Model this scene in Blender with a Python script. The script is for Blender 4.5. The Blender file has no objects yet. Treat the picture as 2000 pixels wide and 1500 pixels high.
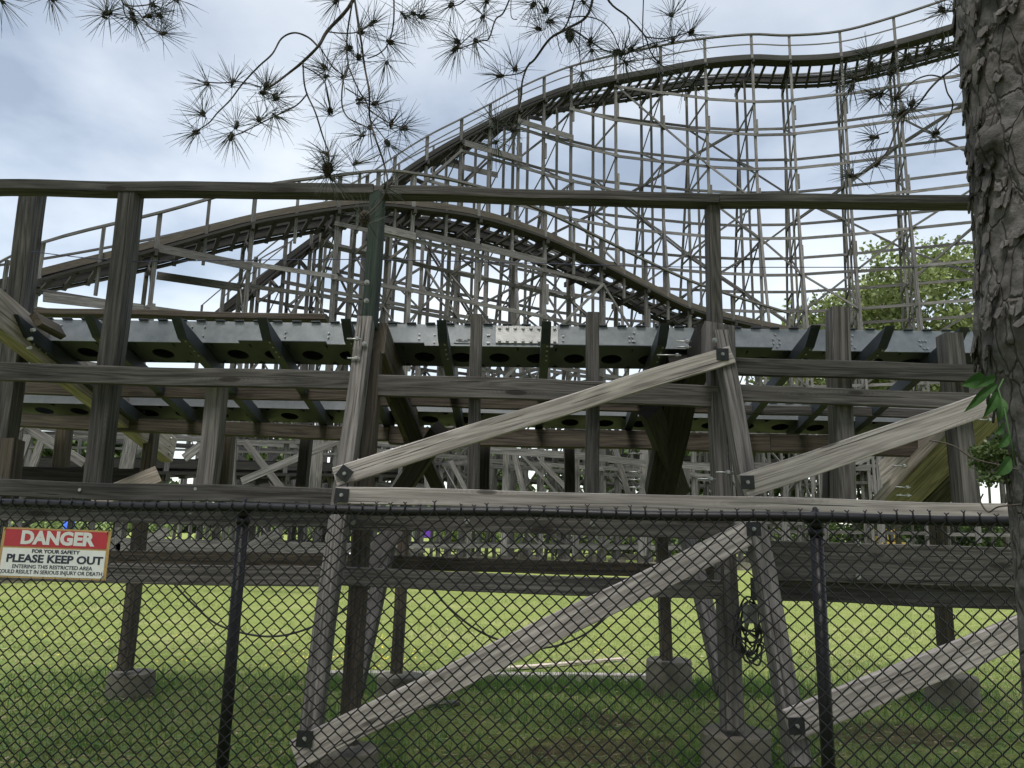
import bpy, math, random
import numpy as np
from mathutils import Vector, Matrix, noise as mn
random.seed(7); rng = np.random.default_rng(7)
SC = bpy.context.scene
COL = SC.collection
rad = math.radians
# ------------------------------------------------------------------ camera
F = 1502.0; EYE = Vector((0, 0, 1.6)); PITCH = rad(10.8); ROLL = math.atan(.021)
_fwd = Vector((0, math.cos(PITCH), math.sin(PITCH)))
_up0 = Vector((0, -math.sin(PITCH), math.cos(PITCH))); _r0 = Vector((1, 0, 0))
_right = _r0*math.cos(ROLL) + _up0*math.sin(ROLL)
_up = _up0*math.cos(ROLL) - _r0*math.sin(ROLL)
cd = bpy.data.cameras.new('camera'); cam = bpy.data.objects.new('camera', cd); COL.objects.link(cam)
M = Matrix((_right, _up, -_fwd)).transposed().to_4x4(); M.translation = EYE
cam.matrix_world = M
cd.sensor_fit = 'HORIZONTAL'; cd.sensor_width = 36; cd.lens = F/2000*36
cd.clip_start = .05; cd.clip_end = 3000
SC.camera = cam
def ray(px, py):
    return _right*((px-1000)/F) + _up*((750-py)/F) + _fwd
def P(px, py, Y):
    d = ray(px, py); return EYE + d*(Y/d.y)
def PZ(px, py, z):
    d = ray(px, py); return EYE + d*((z-EYE.z)/d.z)
def pix(v):
    d = Vector(v)-EYE; w = d.dot(_fwd)
    if w <= 0.01: return None
    return (1000+d.dot(_right)/w*F, 750-d.dot(_up)/w*F, w)
# ------------------------------------------------------------------ world, sun, exposure
SUN_EL = rad(66); SUN_AZ = rad(200)      # azimuth from +Y clockwise: behind the camera, a little left
w = bpy.data.worlds.new("World"); SC.world = w; w.use_nodes = True
nt = w.node_tree; nt.nodes.clear(); N = nt.nodes; L = nt.links
out = N.new('ShaderNodeOutputWorld'); bg = N.new('ShaderNodeBackground'); bg2 = N.new('ShaderNodeBackground'); add = N.new('ShaderNodeAddShader')
sky = N.new('ShaderNodeTexSky'); sky.sky_type = 'NISHITA'; sky.sun_disc = False
sky.sun_elevation = SUN_EL; sky.sun_rotation = SUN_AZ
L.new(sky.outputs[0], bg.inputs[0]); bg.inputs[1].default_value = .05
tc = N.new('ShaderNodeTexCoord'); sep = N.new('ShaderNodeSeparateXYZ'); L.new(tc.outputs['Generated'], sep.inputs[0])
def wmath(op, a, b=None, c=None):
    n = N.new('ShaderNodeMath'); n.operation = op
    for i, v in enumerate((a, b, c)):
        if v is None: continue
        if isinstance(v, (int, float)): n.inputs[i].default_value = v
        else: L.new(v, n.inputs[i])
    return n.outputs[0]
zc = wmath('ADD', wmath('MAXIMUM', sep.outputs[2], 0.0), .22)
cx = wmath('DIVIDE', sep.outputs[0], zc); cy = wmath('DIVIDE', sep.outputs[1], zc)
cmb = N.new('ShaderNodeCombineXYZ'); L.new(cx, cmb.inputs[0]); L.new(cy, cmb.inputs[1]); cmb.inputs[2].default_value = 33.1
n1 = N.new('ShaderNodeTexNoise'); n1.inputs['Scale'].default_value = 1.9; n1.inputs['Detail'].default_value = 8; n1.inputs['Roughness'].default_value = .50
n1.inputs['Distortion'].default_value = .15
L.new(cmb.outputs[0], n1.inputs['Vector'])
# brighter low over the coaster, greyer to the upper left
lift = wmath('ADD', n1.outputs[0], wmath('MULTIPLY', wmath('SUBTRACT', .42, sep.outputs[2]), .52))
lift = wmath('ADD', lift, wmath('MULTIPLY', sep.outputs[0], .04))
cr = N.new('ShaderNodeValToRGB'); L.new(lift, cr.inputs[0])
e = cr.color_ramp.elements
e[0].position = .34; e[0].color = (.13, .137, .135, 1)
e[1].position = .74; e[1].color = (.41, .405, .365, 1)
m_ = cr.color_ramp.elements.new(.43); m_.color = (.20, .208, .206, 1)
m2 = cr.color_ramp.elements.new(.57); m2.color = (.30, .303, .285, 1)
# an overcast sky is brightest overhead
over = N.new('ShaderNodeMapRange'); L.new(sep.outputs[2], over.inputs[0])
over.inputs[1].default_value = .62; over.inputs[2].default_value = .95; over.inputs[3].default_value = 1.0; over.inputs[4].default_value = 3.0
L.new(cr.outputs[0], bg2.inputs[0]); L.new(over.outputs[0], bg2.inputs[1])
L.new(bg.outputs[0], add.inputs[0]); L.new(bg2.outputs[0], add.inputs[1]); L.new(add.outputs[0], out.inputs[0])
sd = bpy.data.lights.new('sun', 'SUN'); sd.energy = 3.2; sd.angle = rad(24); sd.color = (1, .96, .9)
so = bpy.data.objects.new('sun', sd); COL.objects.link(so)
sdir = Vector((math.sin(SUN_AZ)*math.cos(SUN_EL), math.cos(SUN_AZ)*math.cos(SUN_EL), math.sin(SUN_EL)))
so.rotation_euler = sdir.to_track_quat('Z', 'Y').to_euler()
SC.view_settings.view_transform = 'Standard'; SC.view_settings.look = 'None'
SC.view_settings.exposure = 1.1; SC.view_settings.gamma = 1
SC.cycles.max_bounces = 5; SC.cycles.diffuse_bounces = 3; SC.cycles.transparent_max_bounces = 4
# ------------------------------------------------------------------ mesh collector
class MB:
    def __init__(s): s.v = []; s.f = []; s.uv = []; s.sm = []
    def quad(s, pts, uvs=None, smooth=False):
        b = len(s.v); s.v += [tuple(p) for p in pts]; n = len(pts)
        s.f.append(tuple(range(b, b+n))); s.uv += list(uvs) if uvs else [(0, 0)]*n; s.sm.append(smooth)
    def rings(s, rs, u, per, v0, cap=True, smooth=False):
        """rs: list of rings (same count); u: length coordinate per ring; per: perimeter coordinates (n+1)"""
        b = len(s.v); n = len(rs[0])
        for r in rs: s.v += [tuple(p) for p in r]
        for i in range(len(rs)-1):
            for j in range(n):
                k = (j+1) % n
                s.f.append((b+i*n+j, b+i*n+k, b+(i+1)*n+k, b+(i+1)*n+j)); s.sm.append(smooth)
                s.uv += [(u[i], v0+per[j]), (u[i], v0+per[j+1]), (u[i+1], v0+per[j+1]), (u[i+1], v0+per[j])]
        if cap:
            for i, rev in ((0, True), (len(rs)-1, False)):
                idx = [b+i*n+j for j in range(n)]
                if rev: idx = idx[::-1]
                s.f.append(tuple(idx)); s.sm.append(False)
                for q in idx: s.uv.append((u[i]+.013*((q-b) % n), v0+per[(q-b) % n]))
    def beam(s, a, b, wd, th, face=None, seg=1, ch=.004, wob=0.0):
        """timber from a to b. th = thickness along 'face' direction, wd = the other"""
        a = Vector(a); b = Vector(b); d = (b-a); ln = d.length; d.normalize()
        fc = Vector(face) if face is not None else Vector((0, 1, 0))
        fc = fc - d*fc.dot(d)
        if fc.length < 1e-4: fc = Vector((1, 0, 0)) - d*d.x
        fc.normalize(); sd_ = d.cross(fc)
        h, t = wd/2, th/2
        if ch: pts = [(-h+ch, -t), (h-ch, -t), (h, -t+ch), (h, t-ch), (h-ch, t), (-h+ch, t), (-h, t-ch), (-h, -t+ch)]
        else: pts = [(-h, -t), (h, -t), (h, t), (-h, t)]
        per = [0]
        for i in range(len(pts)):
            p, q = pts[i], pts[(i+1) % len(pts)]; per.append(per[-1]+math.hypot(q[0]-p[0], q[1]-p[1]))
        rs = []; us = []
        ph = [random.random()*50 for _ in range(2)]; u0 = random.random()*9
        for i in range(seg+1):
            k = i/seg; c = a+d*(ln*k)
            wx = wob*mn.noise(Vector((k*ln*1.1, ph[0], 0))); wy = wob*mn.noise(Vector((k*ln*1.1, ph[1], 7)))
            g = 1+wob*1.2*mn.noise(Vector((k*ln*2.3, ph[0], 3)))
            rs.append([c+sd_*(x*g+wx)+fc*(y*g+wy) for x, y in pts]); us.append(u0+ln*k)
        s.rings(rs, us, per, random.randint(0, 900)*7.0)
    def tube(s, pts, r, n=6, smooth=True, cap=True):
        pts = [Vector(p) for p in pts]; rr = r if isinstance(r, (list, tuple)) else [r]*len(pts)
        rs = []; us = [0]; prev = None
        for i, p in enumerate(pts):
            d = (pts[min(i+1, len(pts)-1)]-pts[max(i-1, 0)])
            if d.length < 1e-9: d = Vector((0, 0, 1))
            d.normalize()
            x = prev if prev is not None else (Vector((0, 0, 1)) if abs(d.z) < .9 else Vector((1, 0, 0)))
            x = x - d*x.dot(d)
            if x.length < 1e-6: x = d.orthogonal()
            x.normalize(); prev = x; y = d.cross(x)
            rs.append([p+(x*math.cos(2*math.pi*j/n)+y*math.sin(2*math.pi*j/n))*rr[i] for j in range(n)])
            if i: us.append(us[-1]+(p-pts[i-1]).length)
        per = [2*math.pi*rr[0]*j/n for j in range(n+1)]
        s.rings(rs, us, per, random.randint(0, 90)*7.0, cap, smooth)
    def obj(s, name, mat, parent=None, bevel=0):
        me = bpy.data.meshes.new(name); me.from_pydata(s.v, [], s.f)
        uvl = me.uv_layers.new(name='UVMap')
        uvl.data.foreach_set('uv', np.array(s.uv, dtype=np.float32).ravel())
        me.polygons.foreach_set('use_smooth', s.sm)
        me.materials.append(mat); me.update()
        o = bpy.data.objects.new(name, me); COL.objects.link(o)
        if parent is not None: o.parent = parent
        return o
def np_obj(name, verts, faces_n, mat, parent=None, smooth=False):
    """verts (N,3), consecutive groups of faces_n vertices form faces"""
    me = bpy.data.meshes.new(name); nv = len(verts); nf = nv//faces_n
    me.vertices.add(nv); me.vertices.foreach_set('co', np.asarray(verts, dtype=np.float32).ravel())
    me.loops.add(nv); me.loops.foreach_set('vertex_index', np.arange(nv, dtype=np.int32))
    me.polygons.add(nf); me.polygons.foreach_set('loop_start', np.arange(0, nv, faces_n, dtype=np.int32))
    me.update(calc_edges=True); me.validate(); me.materials.append(mat)
    o = bpy.data.objects.new(name, me); COL.objects.link(o)
    if parent is not None: o.parent = parent
    return o
def thing(name, label, cat, loc=(0, 0, 0), group=None):
    o = bpy.data.objects.new(name, None); COL.objects.link(o); o.empty_display_size = .2
    o['label'] = label; o['category'] = cat
    if group: o['group'] = group
    return o
def tag(o, label=None, cat=None, group=None, kind=None):
    if label: o['label'] = label
    if cat: o['category'] = cat
    if group: o['group'] = group
    if kind: o['kind'] = kind
    return o
# ------------------------------------------------------------------ materials
def newmat(name):
    m = bpy.data.materials.new(name); m.use_nodes = True; t = m.node_tree
    b = t.nodes['Principled BSDF']; return m, t, b
class NT:
    def __init__(s, t): s.t = t
    def n(s, ty, **kw):
        x = s.t.nodes.new(ty)
        for k, v in kw.items(): setattr(x, k, v)
        return x
    def put(s, sock, v):
        if isinstance(v, bpy.types.NodeSocket): s.t.links.new(v, sock)
        else: sock.default_value = v
    def m(s, op, a, b=0.0, c=None, clamp=False):
        x = s.n('ShaderNodeMath', operation=op); x.use_clamp = clamp; s.put(x.inputs[0], a); s.put(x.inputs[1], b)
        if c is not None: s.put(x.inputs[2], c)
        return x.outputs[0]
    def comb(s, x, y, z):
        c = s.n('ShaderNodeCombineXYZ'); s.put(c.inputs[0], x); s.put(c.inputs[1], y); s.put(c.inputs[2], z); return c.outputs[0]
    def noise(s, vec, scale, detail=4, rough=.55, dist=0.0):
        x = s.n('ShaderNodeTexNoise'); s.put(x.inputs['Vector'], vec); x.inputs['Scale'].default_value = scale
        x.inputs['Detail'].default_value = detail; x.inputs['Roughness'].default_value = rough; x.inputs['Distortion'].default_value = dist
        return x.outputs[0]
    def mr(s, v, a, b, c=0.0, d=1.0):
        x = s.n('ShaderNodeMapRange'); s.put(x.inputs[0], v)
        for i, q in enumerate((a, b, c, d)): x.inputs[i+1].default_value = q
        return x.outputs[0]
    def mix(s, f, a, b, mode='MIX'):
        x = s.n('ShaderNodeMix', data_type='RGBA', blend_type=mode); s.put(x.inputs[0], f)
        s.put(x.inputs[6], a if isinstance(a, bpy.types.NodeSocket) else (*a, 1)); s.put(x.inputs[7], b if isinstance(b, bpy.types.NodeSocket) else (*b, 1))
        return x.outputs[2]
    def bump(s, h, dist, strength=1.0):
        x = s.n('ShaderNodeBump'); s.put(x.inputs['Height'], h); x.inputs['Distance'].default_value = dist; x.inputs['Strength'].default_value = strength
        return x.outputs[0]
def wood(name, dark, light, stain=(.03, .032, .03), stain_amt=.5, knots=True, bump=.003, var=.35, grain=1.0):
    m, t, b = newmat(name); q = NT(t)
    uv = q.n('ShaderNodeUVMap').outputs[0]; sp = q.n('ShaderNodeSeparateXYZ'); t.links.new(uv, sp.inputs[0])
    u, v = sp.outputs[0], sp.outputs[1]
    idn = q.m('ROUND', q.m('DIVIDE', q.m('SUBTRACT', v, .25), 7.0))
    wn = q.n('ShaderNodeTexWhiteNoise', noise_dimensions='1D'); t.links.new(idn, wn.inputs['W'])
    r1 = wn.outputs['Value']; r2 = q.m('FRACT', q.m('MULTIPLY', r1, 17.31)); z = q.m('MULTIPLY', r1, 31.0)
    vl = q.m('SUBTRACT', v, q.m('MULTIPLY', idn, 7.0))
    # cathedral rings: low frequency field stretched along the timber
    field = q.noise(q.comb(q.m('MULTIPLY', u, .42), q.m('MULTIPLY', vl, 8.0), z), 1.0, 2, .4, .12)
    rings = q.m('SINE', q.m('MULTIPLY', field, 80.0*grain)); rings = q.m('MULTIPLY_ADD', rings, .5, .5)
    fine = q.noise(q.comb(q.m('MULTIPLY', u, 5.0), q.m('MULTIPLY', vl, 170.0), z), 1.0, 5, .65)
    streak = q.noise(q.comb(q.m('MULTIPLY', u, .8), q.m('MULTIPLY', vl, 38.0), z), 1.0, 4, .6)
    blot = q.noise(q.comb(q.m('MULTIPLY', u, 1.3), q.m('MULTIPLY', vl, 5.0), z), 1.0, 5, .62)
    g = q.m('ADD', q.m('MULTIPLY', rings, .15), q.m('ADD', q.m('MULTIPLY', fine, .5), q.m('MULTIPLY', streak, .70)))
    c = q.mix(q.mr(g, .50, .86), dark, light)
    st = q.m('MULTIPLY', q.mr(blot, .48, .72), q.m('MULTIPLY', q.m('ADD', r2, .35), stain_amt), clamp=True)
    c = q.mix(st, c, stain)
    crk = q.noise(q.comb(q.m('MULTIPLY', u, 1.1), q.m('MULTIPLY', vl, 75.0), q.m('ADD', z, 5.0)), 1.0, 2, .5)
    cm = q.mr(crk, .655, .69)
    c = q.mix(q.m('MULTIPLY', cm, .8), c, (.012, .011, .01))
    h = q.m('SUBTRACT', g, q.m('MULTIPLY', cm, 2.5))
    if knots:
        vo = q.n('ShaderNodeTexVoronoi'); q.put(vo.inputs['Vector'], q.comb(q.m('MULTIPLY', u, 1.5), q.m('MULTIPLY', vl, 5.5), z)); vo.inputs['Scale'].default_value = 1.0
        kd = vo.outputs['Distance']; km = q.mr(kd, .09, .14, 1.0, 0.0)
        kr = q.m('MULTIPLY', q.mr(kd, .12, .38, 1.0, 0.0), q.m('MULTIPLY_ADD', q.m('SINE', q.m('MULTIPLY', kd, 130.0)), .22, .22))
        c = q.mix(kr, c, dark); c = q.mix(q.m('MULTIPLY', km, .75), c, (.02, .016, .012))
    # each timber weathered differently
    c = q.mix(1.0, c, q.comb(*[q.m('MULTIPLY_ADD', r2, var, 1-var*.55)]*3), 'MULTIPLY')
    t.links.new(c, b.inputs['Base Color']); b.inputs['Roughness'].default_value = .85
    b.inputs['Specular IOR Level'].default_value = .25
    t.links.new(q.bump(h, bump, .8), b.inputs['Normal'])
    return m
W_DARK = wood('weathered_dark_timber', (.030, .0275, .026), (.120, .113, .108), stain=(.022, .024, .023), stain_amt=.8)
W_GREY = wood('weathered_grey_timber', (.055, .050, .047), (.205, .192, .182), stain_amt=.55)
W_LIGHT = wood('bleached_plank', (.20, .180, .170), (.53, .485, .465), stain=(.14, .115, .095), stain_amt=.3, var=.2)
W_NEW = wood('treated_yellow_timber', (.20, .172, .15), (.50, .435, .385), stain=(.08, .065, .04), stain_amt=.5, var=.2)
W_BROWN = wood('brown_timber', (.03, .024, .018), (.10, .084, .066), stain_amt=.5)
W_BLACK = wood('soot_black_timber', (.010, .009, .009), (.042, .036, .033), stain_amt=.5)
W_GREEN = wood('green_stained_timber', (.012, .020, .017), (.036, .052, .045), stain=(.012, .018, .016), stain_amt=.4)
W_FAR = wood('silver_timber', (.036, .035, .035), (.145, .139, .136), stain=(.05, .045, .04), stain_amt=.6, knots=False, var=.7)
W_FARD = wood('dark_track_timber', (.010, .0095, .009), (.034, .032, .03), stain=(.02, .02, .018), stain_amt=.6, knots=False, var=.5)
W_FARB = wood('brown_track_timber', (.03, .026, .021), (.085, .073, .06), stain=(.06, .05, .04), stain_amt=.5, knots=False, var=.5)
def steel(name, c1, c2, metal, rough, sc=9.0):
    m, t, b = newmat(name); q = NT(t); g = q.n('ShaderNodeTexCoord').outputs['Object']
    n1 = q.noise(g, sc, 5, .6); vo = q.n('ShaderNodeTexVoronoi'); t.links.new(g, vo.inputs['Vector']); vo.inputs['Scale'].default_value = 38
    f = q.m('ADD', q.mr(n1, .35, .7), q.m('MULTIPLY', vo.outputs['Distance'], .35))
    big = q.noise(g, 1.3, 4, .6)
    c = q.mix(q.m('MULTIPLY', f, .8, clamp=True), c1, c2); c = q.mix(q.mr(big, .5, .75, 0, .45), c, tuple(x*.62 for x in c1))
    t.links.new(c, b.inputs['Base Color']); b.inputs['Metallic'].default_value = metal
    t.links.new(q.mr(n1, .3, .7, rough-.08, rough+.12), b.inputs['Roughness'])
    t.links.new(q.bump(n1, .0015, .5), b.inputs['Normal']); return m
GALV = steel('galvanised_steel', (.19, .21, .22), (.29, .312, .322), .35, .45)
GALV_SHADE = steel('shade_darkened_galvanised_steel', (.085, .095, .10), (.14, .152, .158), .2, .65)  # galvanised steel with the far rail's shade put into its colour
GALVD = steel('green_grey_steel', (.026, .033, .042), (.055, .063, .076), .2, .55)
GALVS = steel('dull_steel', (.32, .33, .33), (.45, .45, .45), .7, .4, 30)
def flat(name, c, rough=.5, metal=0, spec=.5, nz=.12, sc=30):
    m, t, b = newmat(name); q = NT(t); g = q.n('ShaderNodeTexCoord').outputs['Object']
    n = q.noise(g, sc, 4, .6)
    t.links.new(q.mix(q.mr(n, .3, .7), tuple(x*(1-nz) for x in c), tuple(min(1, x*(1+nz)) for x in c)), b.inputs['Base Color'])
    b.inputs['Roughness'].default_value = rough; b.inputs['Metallic'].default_value = metal; b.inputs['Specular IOR Level'].default_value = spec
    return m
BLACK = flat('black_vinyl', (.006, .006, .009), .45, spec=.35)
PLATE = flat('black_steel_plate', (.012, .014, .017), .5, spec=.5, nz=.4)
CABLE = flat('black_cable', (.012, .012, .013), .5)
ROPE = flat('blue_rope', (.03, .035, .09), .7)
def concrete():
    m, t, b = newmat('mossy_concrete'); q = NT(t); g = q.n('ShaderNodeTexCoord').outputs['Object']
    n1 = q.noise(g, 5, 6, .65); n2 = q.noise(g, 60, 4, .6); n3 = q.noise(g, 2.2, 4, .6)
    c = q.mix(q.mr(n1, .3, .7), (.075, .068, .052), (.17, .155, .125)); c = q.mix(q.mr(n3, .5, .7, 0, .6), c, (.07, .075, .04))
    c = q.mix(q.mr(n2, .6, .72, 0, .5), c, (.08, .07, .055))
    t.links.new(c, b.inputs['Base Color']); b.inputs['Roughness'].default_value = .95
    t.links.new(q.bump(q.m('ADD', n1, n2), .012, .7), b.inputs['Normal']); return m
CONC = concrete()
def leafmat(name, c1, c2, trans=.35, sc=1.2):
    m, t, b = newmat(name); q = NT(t); g = q.n('ShaderNodeTexCoord').outputs['Object']
    geo = q.n('ShaderNodeNewGeometry')
    n = q.noise(g, sc, 3, .6); r = geo.outputs['Random Per Island']
    f = q.m('ADD', q.m('MULTIPLY', q.mr(n, .3, .7), .6), q.m('MULTIPLY', r, .4))
    c = q.mix(f, c1, c2); t.links.new(c, b.inputs['Base Color']); b.inputs['Roughness'].default_value = .55
    tr = q.n('ShaderNodeBsdfTranslucent'); t.links.new(c, tr.inputs[0]); ms = q.n('ShaderNodeMixShader'); ms.inputs[0].default_value = trans
    t.links.new(b.outputs[0], ms.inputs[1]); t.links.new(tr.outputs[0], ms.inputs[2]); t.links.new(ms.outputs[0], t.nodes['Material Output'].inputs[0])
    return m
LEAF_A = leafmat('maple_leaves', (.05, .075, .02), (.25, .30, .10), .4, .8)
LEAF_B = leafmat('dark_leaves', (.035, .06, .016), (.09, .14, .035), .3, .5)
LEAF_V = leafmat('vine_leaf', (.022, .075, .016), (.05, .125, .024), .3, 9)
NEEDLE = leafmat('pine_needles', (.02, .03, .02), (.05, .062, .042), .03, 3)
def soil():
    m, t, b = newmat('lawn_ground'); q = NT(t); g = q.n('ShaderNodeNewGeometry').outputs['Position']
    n1 = q.noise(g, .55, 5, .6); n2 = q.noise(g, 7, 6, .7); n3 = q.noise(g, 45, 4, .7); n4 = q.noise(g, 2.0, 4, .6)
    c = q.mix(q.mr(n2, .3, .7), (.10, .14, .035), (.27, .31, .10))
    c = q.mix(q.mr(n1, .50, .66, 0, .4), c, (.36, .34, .17))
    c = q.mix(q.mr(n3, .45, .75, 0, .6), c, (.06, .085, .022))
    # bare earth near the fence
    sp = q.n('ShaderNodeSeparateXYZ'); t.links.new(g, sp.inputs[0])
    for (X, Y, R, A) in DIRT:
        dx = q.m('DIVIDE', q.m('SUBTRACT', sp.outputs[0], X), R*1.6); dy = q.m('DIVIDE', q.m('SUBTRACT', sp.outputs[1], Y), R)
        dd = q.m('SQRT', q.m('ADD', q.m('MULTIPLY', dx, dx), q.m('MULTIPLY', dy, dy)))
        mk = q.mr(q.m('ADD', dd, q.m('MULTIPLY', q.m('SUBTRACT', n4, .5), 1.6)), .7, 1.15, A, 0.0)
        c = q.mix(mk, c, q.mix(q.mr(n2, .35, .65), (.035, .026, .018), (.11, .08, .055)))
    t.links.new(c, b.inputs['Base Color']); b.inputs['Roughness'].default_value = 1
    b.inputs['Specular IOR Level'].default_value = .1
    t.links.new(q.bump(q.m('ADD', n2, n3), .05, .8), b.inputs['Normal']); return m
_d1 = PZ(1190, 1410, 0); _d2 = PZ(1750, 1440, 0); _d3 = PZ(1000, 1480, 0); _d4 = PZ(1210, 1470, 0)
DIRT = [(_d1.x, _d1.y, .30, .95), (_d2.x, _d2.y, .5, .8), (_d3.x, _d3.y, .3, .5), (_d4.x, _d4.y, .5, .8)]
# ------------------------------------------------------------------ ground
g = MB()
def gh(x, y): return .03*mn.noise(Vector((x*.35, y*.35, 0))) if 3 < y < 40 else 0
gx = [-900, -300, -100, -45]+[-30+i for i in range(61)]+[45, 100, 300, 900]
gy = [-500, -60, -10, 0]+[1+i*.75 for i in range(54)]+[50, 70, 110, 300, 1200, 2400]
idx = {}
for j, y in enumerate(gy):
    for i, x in enumerate(gx):
        idx[i, j] = len(g.v); g.v.append((x, y, gh(x, y)))
for j in range(len(gy)-1):
    for i in range(len(gx)-1):
        g.f.append((idx[i, j], idx[i+1, j], idx[i+1, j+1], idx[i, j+1])); g.uv += [(0, 0)]*4; g.sm.append(True)
tag(g.obj('ground', soil()), kind='structure')
# pale pavement far left, beyond the mid hill
pv = MB(); pm = flat('pale_pavement', (.42, .42, .41), .9, nz=.08, sc=3)
pv.quad([(-60, 34, .05), (-7.5, 34, .05), (-11, 62, .05), (-80, 62, .05)])
tag(pv.obj('pavement', pm), kind='structure')
# grass blades
def blades(n, x0, x1, y0, y1, h0, h1, wd, lean=.5, dens=None):
    ys = y0+(y1-y0)*rng.random(n)**1.15; hw = .72*ys+.6
    xs = (rng.random(n)*2-1)*hw
    if dens is not None:
        keep = dens(xs, ys); xs = xs[keep]; ys = ys[keep]
    n = len(xs); f_ = .5+.5*np.sin(xs*2.3+1.7*np.sin(ys*1.9))*np.sin(ys*2.7+1.3*np.sin(xs*3.1)); h = (h0+(h1-h0)*rng.random(n)**1.6)*(.55+1.1*f_)
    a = rng.random(n)*2*np.pi; l = h*lean*(.3+rng.random(n)); a2 = rng.random(n)*2*np.pi
    dx, dy = np.cos(a)*wd/2, np.sin(a)*wd/2
    z0 = np.full(n, -.02)
    v = np.zeros((n, 3, 3)); v[:, 0] = np.stack([xs-dx, ys-dy, z0], 1); v[:, 1] = np.stack([xs+dx, ys+dy, z0], 1)
    v[:, 2] = np.stack([xs+np.cos(a2)*l, ys+np.sin(a2)*l, z0+h+.015], 1)
    return v.reshape(-1, 3)
def nodirt(xs, ys):
    k = np.ones(len(xs), bool)
    for (X, Y, R, A) in DIRT:
        k &= ~((np.hypot((xs-X)/(R*1.5), (ys-Y)/R) < .9) & (rng.random(len(xs)) < A*.95))
    return k
GR = leafmat('grass_blades', (.075, .115, .03), (.31, .36, .125), .35, 3.0)
vv = np.concatenate([blades(95000, 0, 0, 4.9, 10.5, .02, .065, .007, 1.3, nodirt), blades(90000, 0, 0, 10, 26, .02, .055, .013, 1.2)])
tag(np_obj('grass', vv, 3, GR), kind='stuff')
# taller weeds along the planks and footings
def weedpatch(cx_, cy_, r, n):
    a = rng.random(n)*2*np.pi; rr = r*np.sqrt(rng.random(n)); xs = cx_+np.cos(a)*rr*1.6; ys = cy_+np.sin(a)*rr
    h = .06+.15*rng.random(n)**2; a = rng.random(n)*2*np.pi; l = h*.8*rng.random(n); wd = .012
    v = np.zeros((n, 3, 3)); v[:, 0] = np.stack([xs-np.cos(a)*wd/2, ys-np.sin(a)*wd/2, 0*xs], 1); v[:, 1] = np.stack([xs+np.cos(a)*wd/2, ys+np.sin(a)*wd/2, 0*xs], 1)
    v[:, 2] = np.stack([xs+np.sin(a)*l, ys+np.cos(a)*l, h], 1); return v.reshape(-1, 3)
ws = []
for px in range(640, 1540, 40):
    p = PZ(px, 1345+random.uniform(-8, 12), 0); ws.append(weedpatch(p.x, p.y, .28, 260))
for (px, py) in ((258, 1352), (780, 1352), (1305, 1362), (1855, 1364), (680, 1500), (1435, 1490), (1500, 1470), (1395, 1500), (1460, 1500)):
    p = PZ(px, py, 0); ws.append(weedpatch(p.x, p.y, .3, 300))
for i in range(50):
    y = random.uniform(5.5, 9); ws.append(weedpatch(random.uniform(-.65, .65)*y, y, .35, 90))
WEED = leafmat('weed_blades', (.06, .13, .025), (.16, .27, .07), .4, 2)
tag(np_obj('weeds', np.concatenate(ws), 3, WEED), kind='stuff')
# needle litter and dead leaves
def litter(n, y0, y1, l0, l1, wd, z):
    ys = y0+(y1-y0)*rng.random(n)**1.2; xs = (rng.random(n)*2-1)*(.7*ys+.4); a = rng.random(n)*6.28; l = l0+(l1-l0)*rng.random(n)
    dx, dy = np.cos(a)*l/2, np.sin(a)*l/2; nx, ny = -np.sin(a)*wd/2, np.cos(a)*wd/2; zz = z+.02*rng.random(n)
    v = np.zeros((n, 4, 3)); v[:, 0] = np.stack([xs-dx, ys-dy, zz], 1); v[:, 1] = np.stack([xs+nx, ys+ny, zz+.006], 1); v[:, 2] = np.stack([xs+dx, ys+dy, zz+.008], 1); v[:, 3] = np.stack([xs-nx, ys-ny, zz], 1)
    return v.reshape(-1, 3)
LIT = leafmat('dead_needles', (.12, .075, .035), (.38, .30, .19), 0.0, 5)
tag(np_obj('leaf_litter', np.concatenate([litter(5500, 4.8, 11, .03, .10, .004, .03), litter(900, 4.8, 14, .02, .05, .022, .03)]), 4, LIT), kind='stuff')
# small yellow flowers in the lawn
n = 170; fx = []
for i in range(n):
    p = PZ(random.choice([random.gauss(690, 60), random.gauss(760, 70), random.uniform(20, 1300)]), random.choice([random.gauss(1250, 18), random.gauss(1285, 14)]), .07)
    s = .012
    fx += [(p.x-s, p.y, p.z), (p.x, p.y-s, p.z+.004), (p.x+s, p.y, p.z), (p.x, p.y+s*.6, p.z+s)]
tag(np_obj('yellow_flowers', np.array(fx), 4, flat('yellow_petals', (.65, .5, .03), .6)), kind='stuff')
# clover leaves, broad, for the shaded turf
n = 26000; ys = 5+6*rng.random(n)**1.2; xs = (rng.random(n)*2-1)*(.72*ys+.4); k = nodirt(xs, ys); xs = xs[k]; ys = ys[k]; n = len(xs)
s = .008+.012*rng.random(n); a = rng.random(n)*6.28; z = .015+.045*rng.random(n); tl = (rng.random(n)-.5)*.8
v = np.zeros((n, 4, 3))
for j in range(4):
    an = a+j*np.pi/2; v[:, j] = np.stack([xs+np.cos(an)*s, ys+np.sin(an)*s*.9, z+np.cos(an)*s*tl], 1)
tag(np_obj('clover', v.reshape(-1, 3), 4, leafmat('clover_leaves', (.05, .12, .025), (.12, .23, .06), .3, 2)), kind='stuff')
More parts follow.
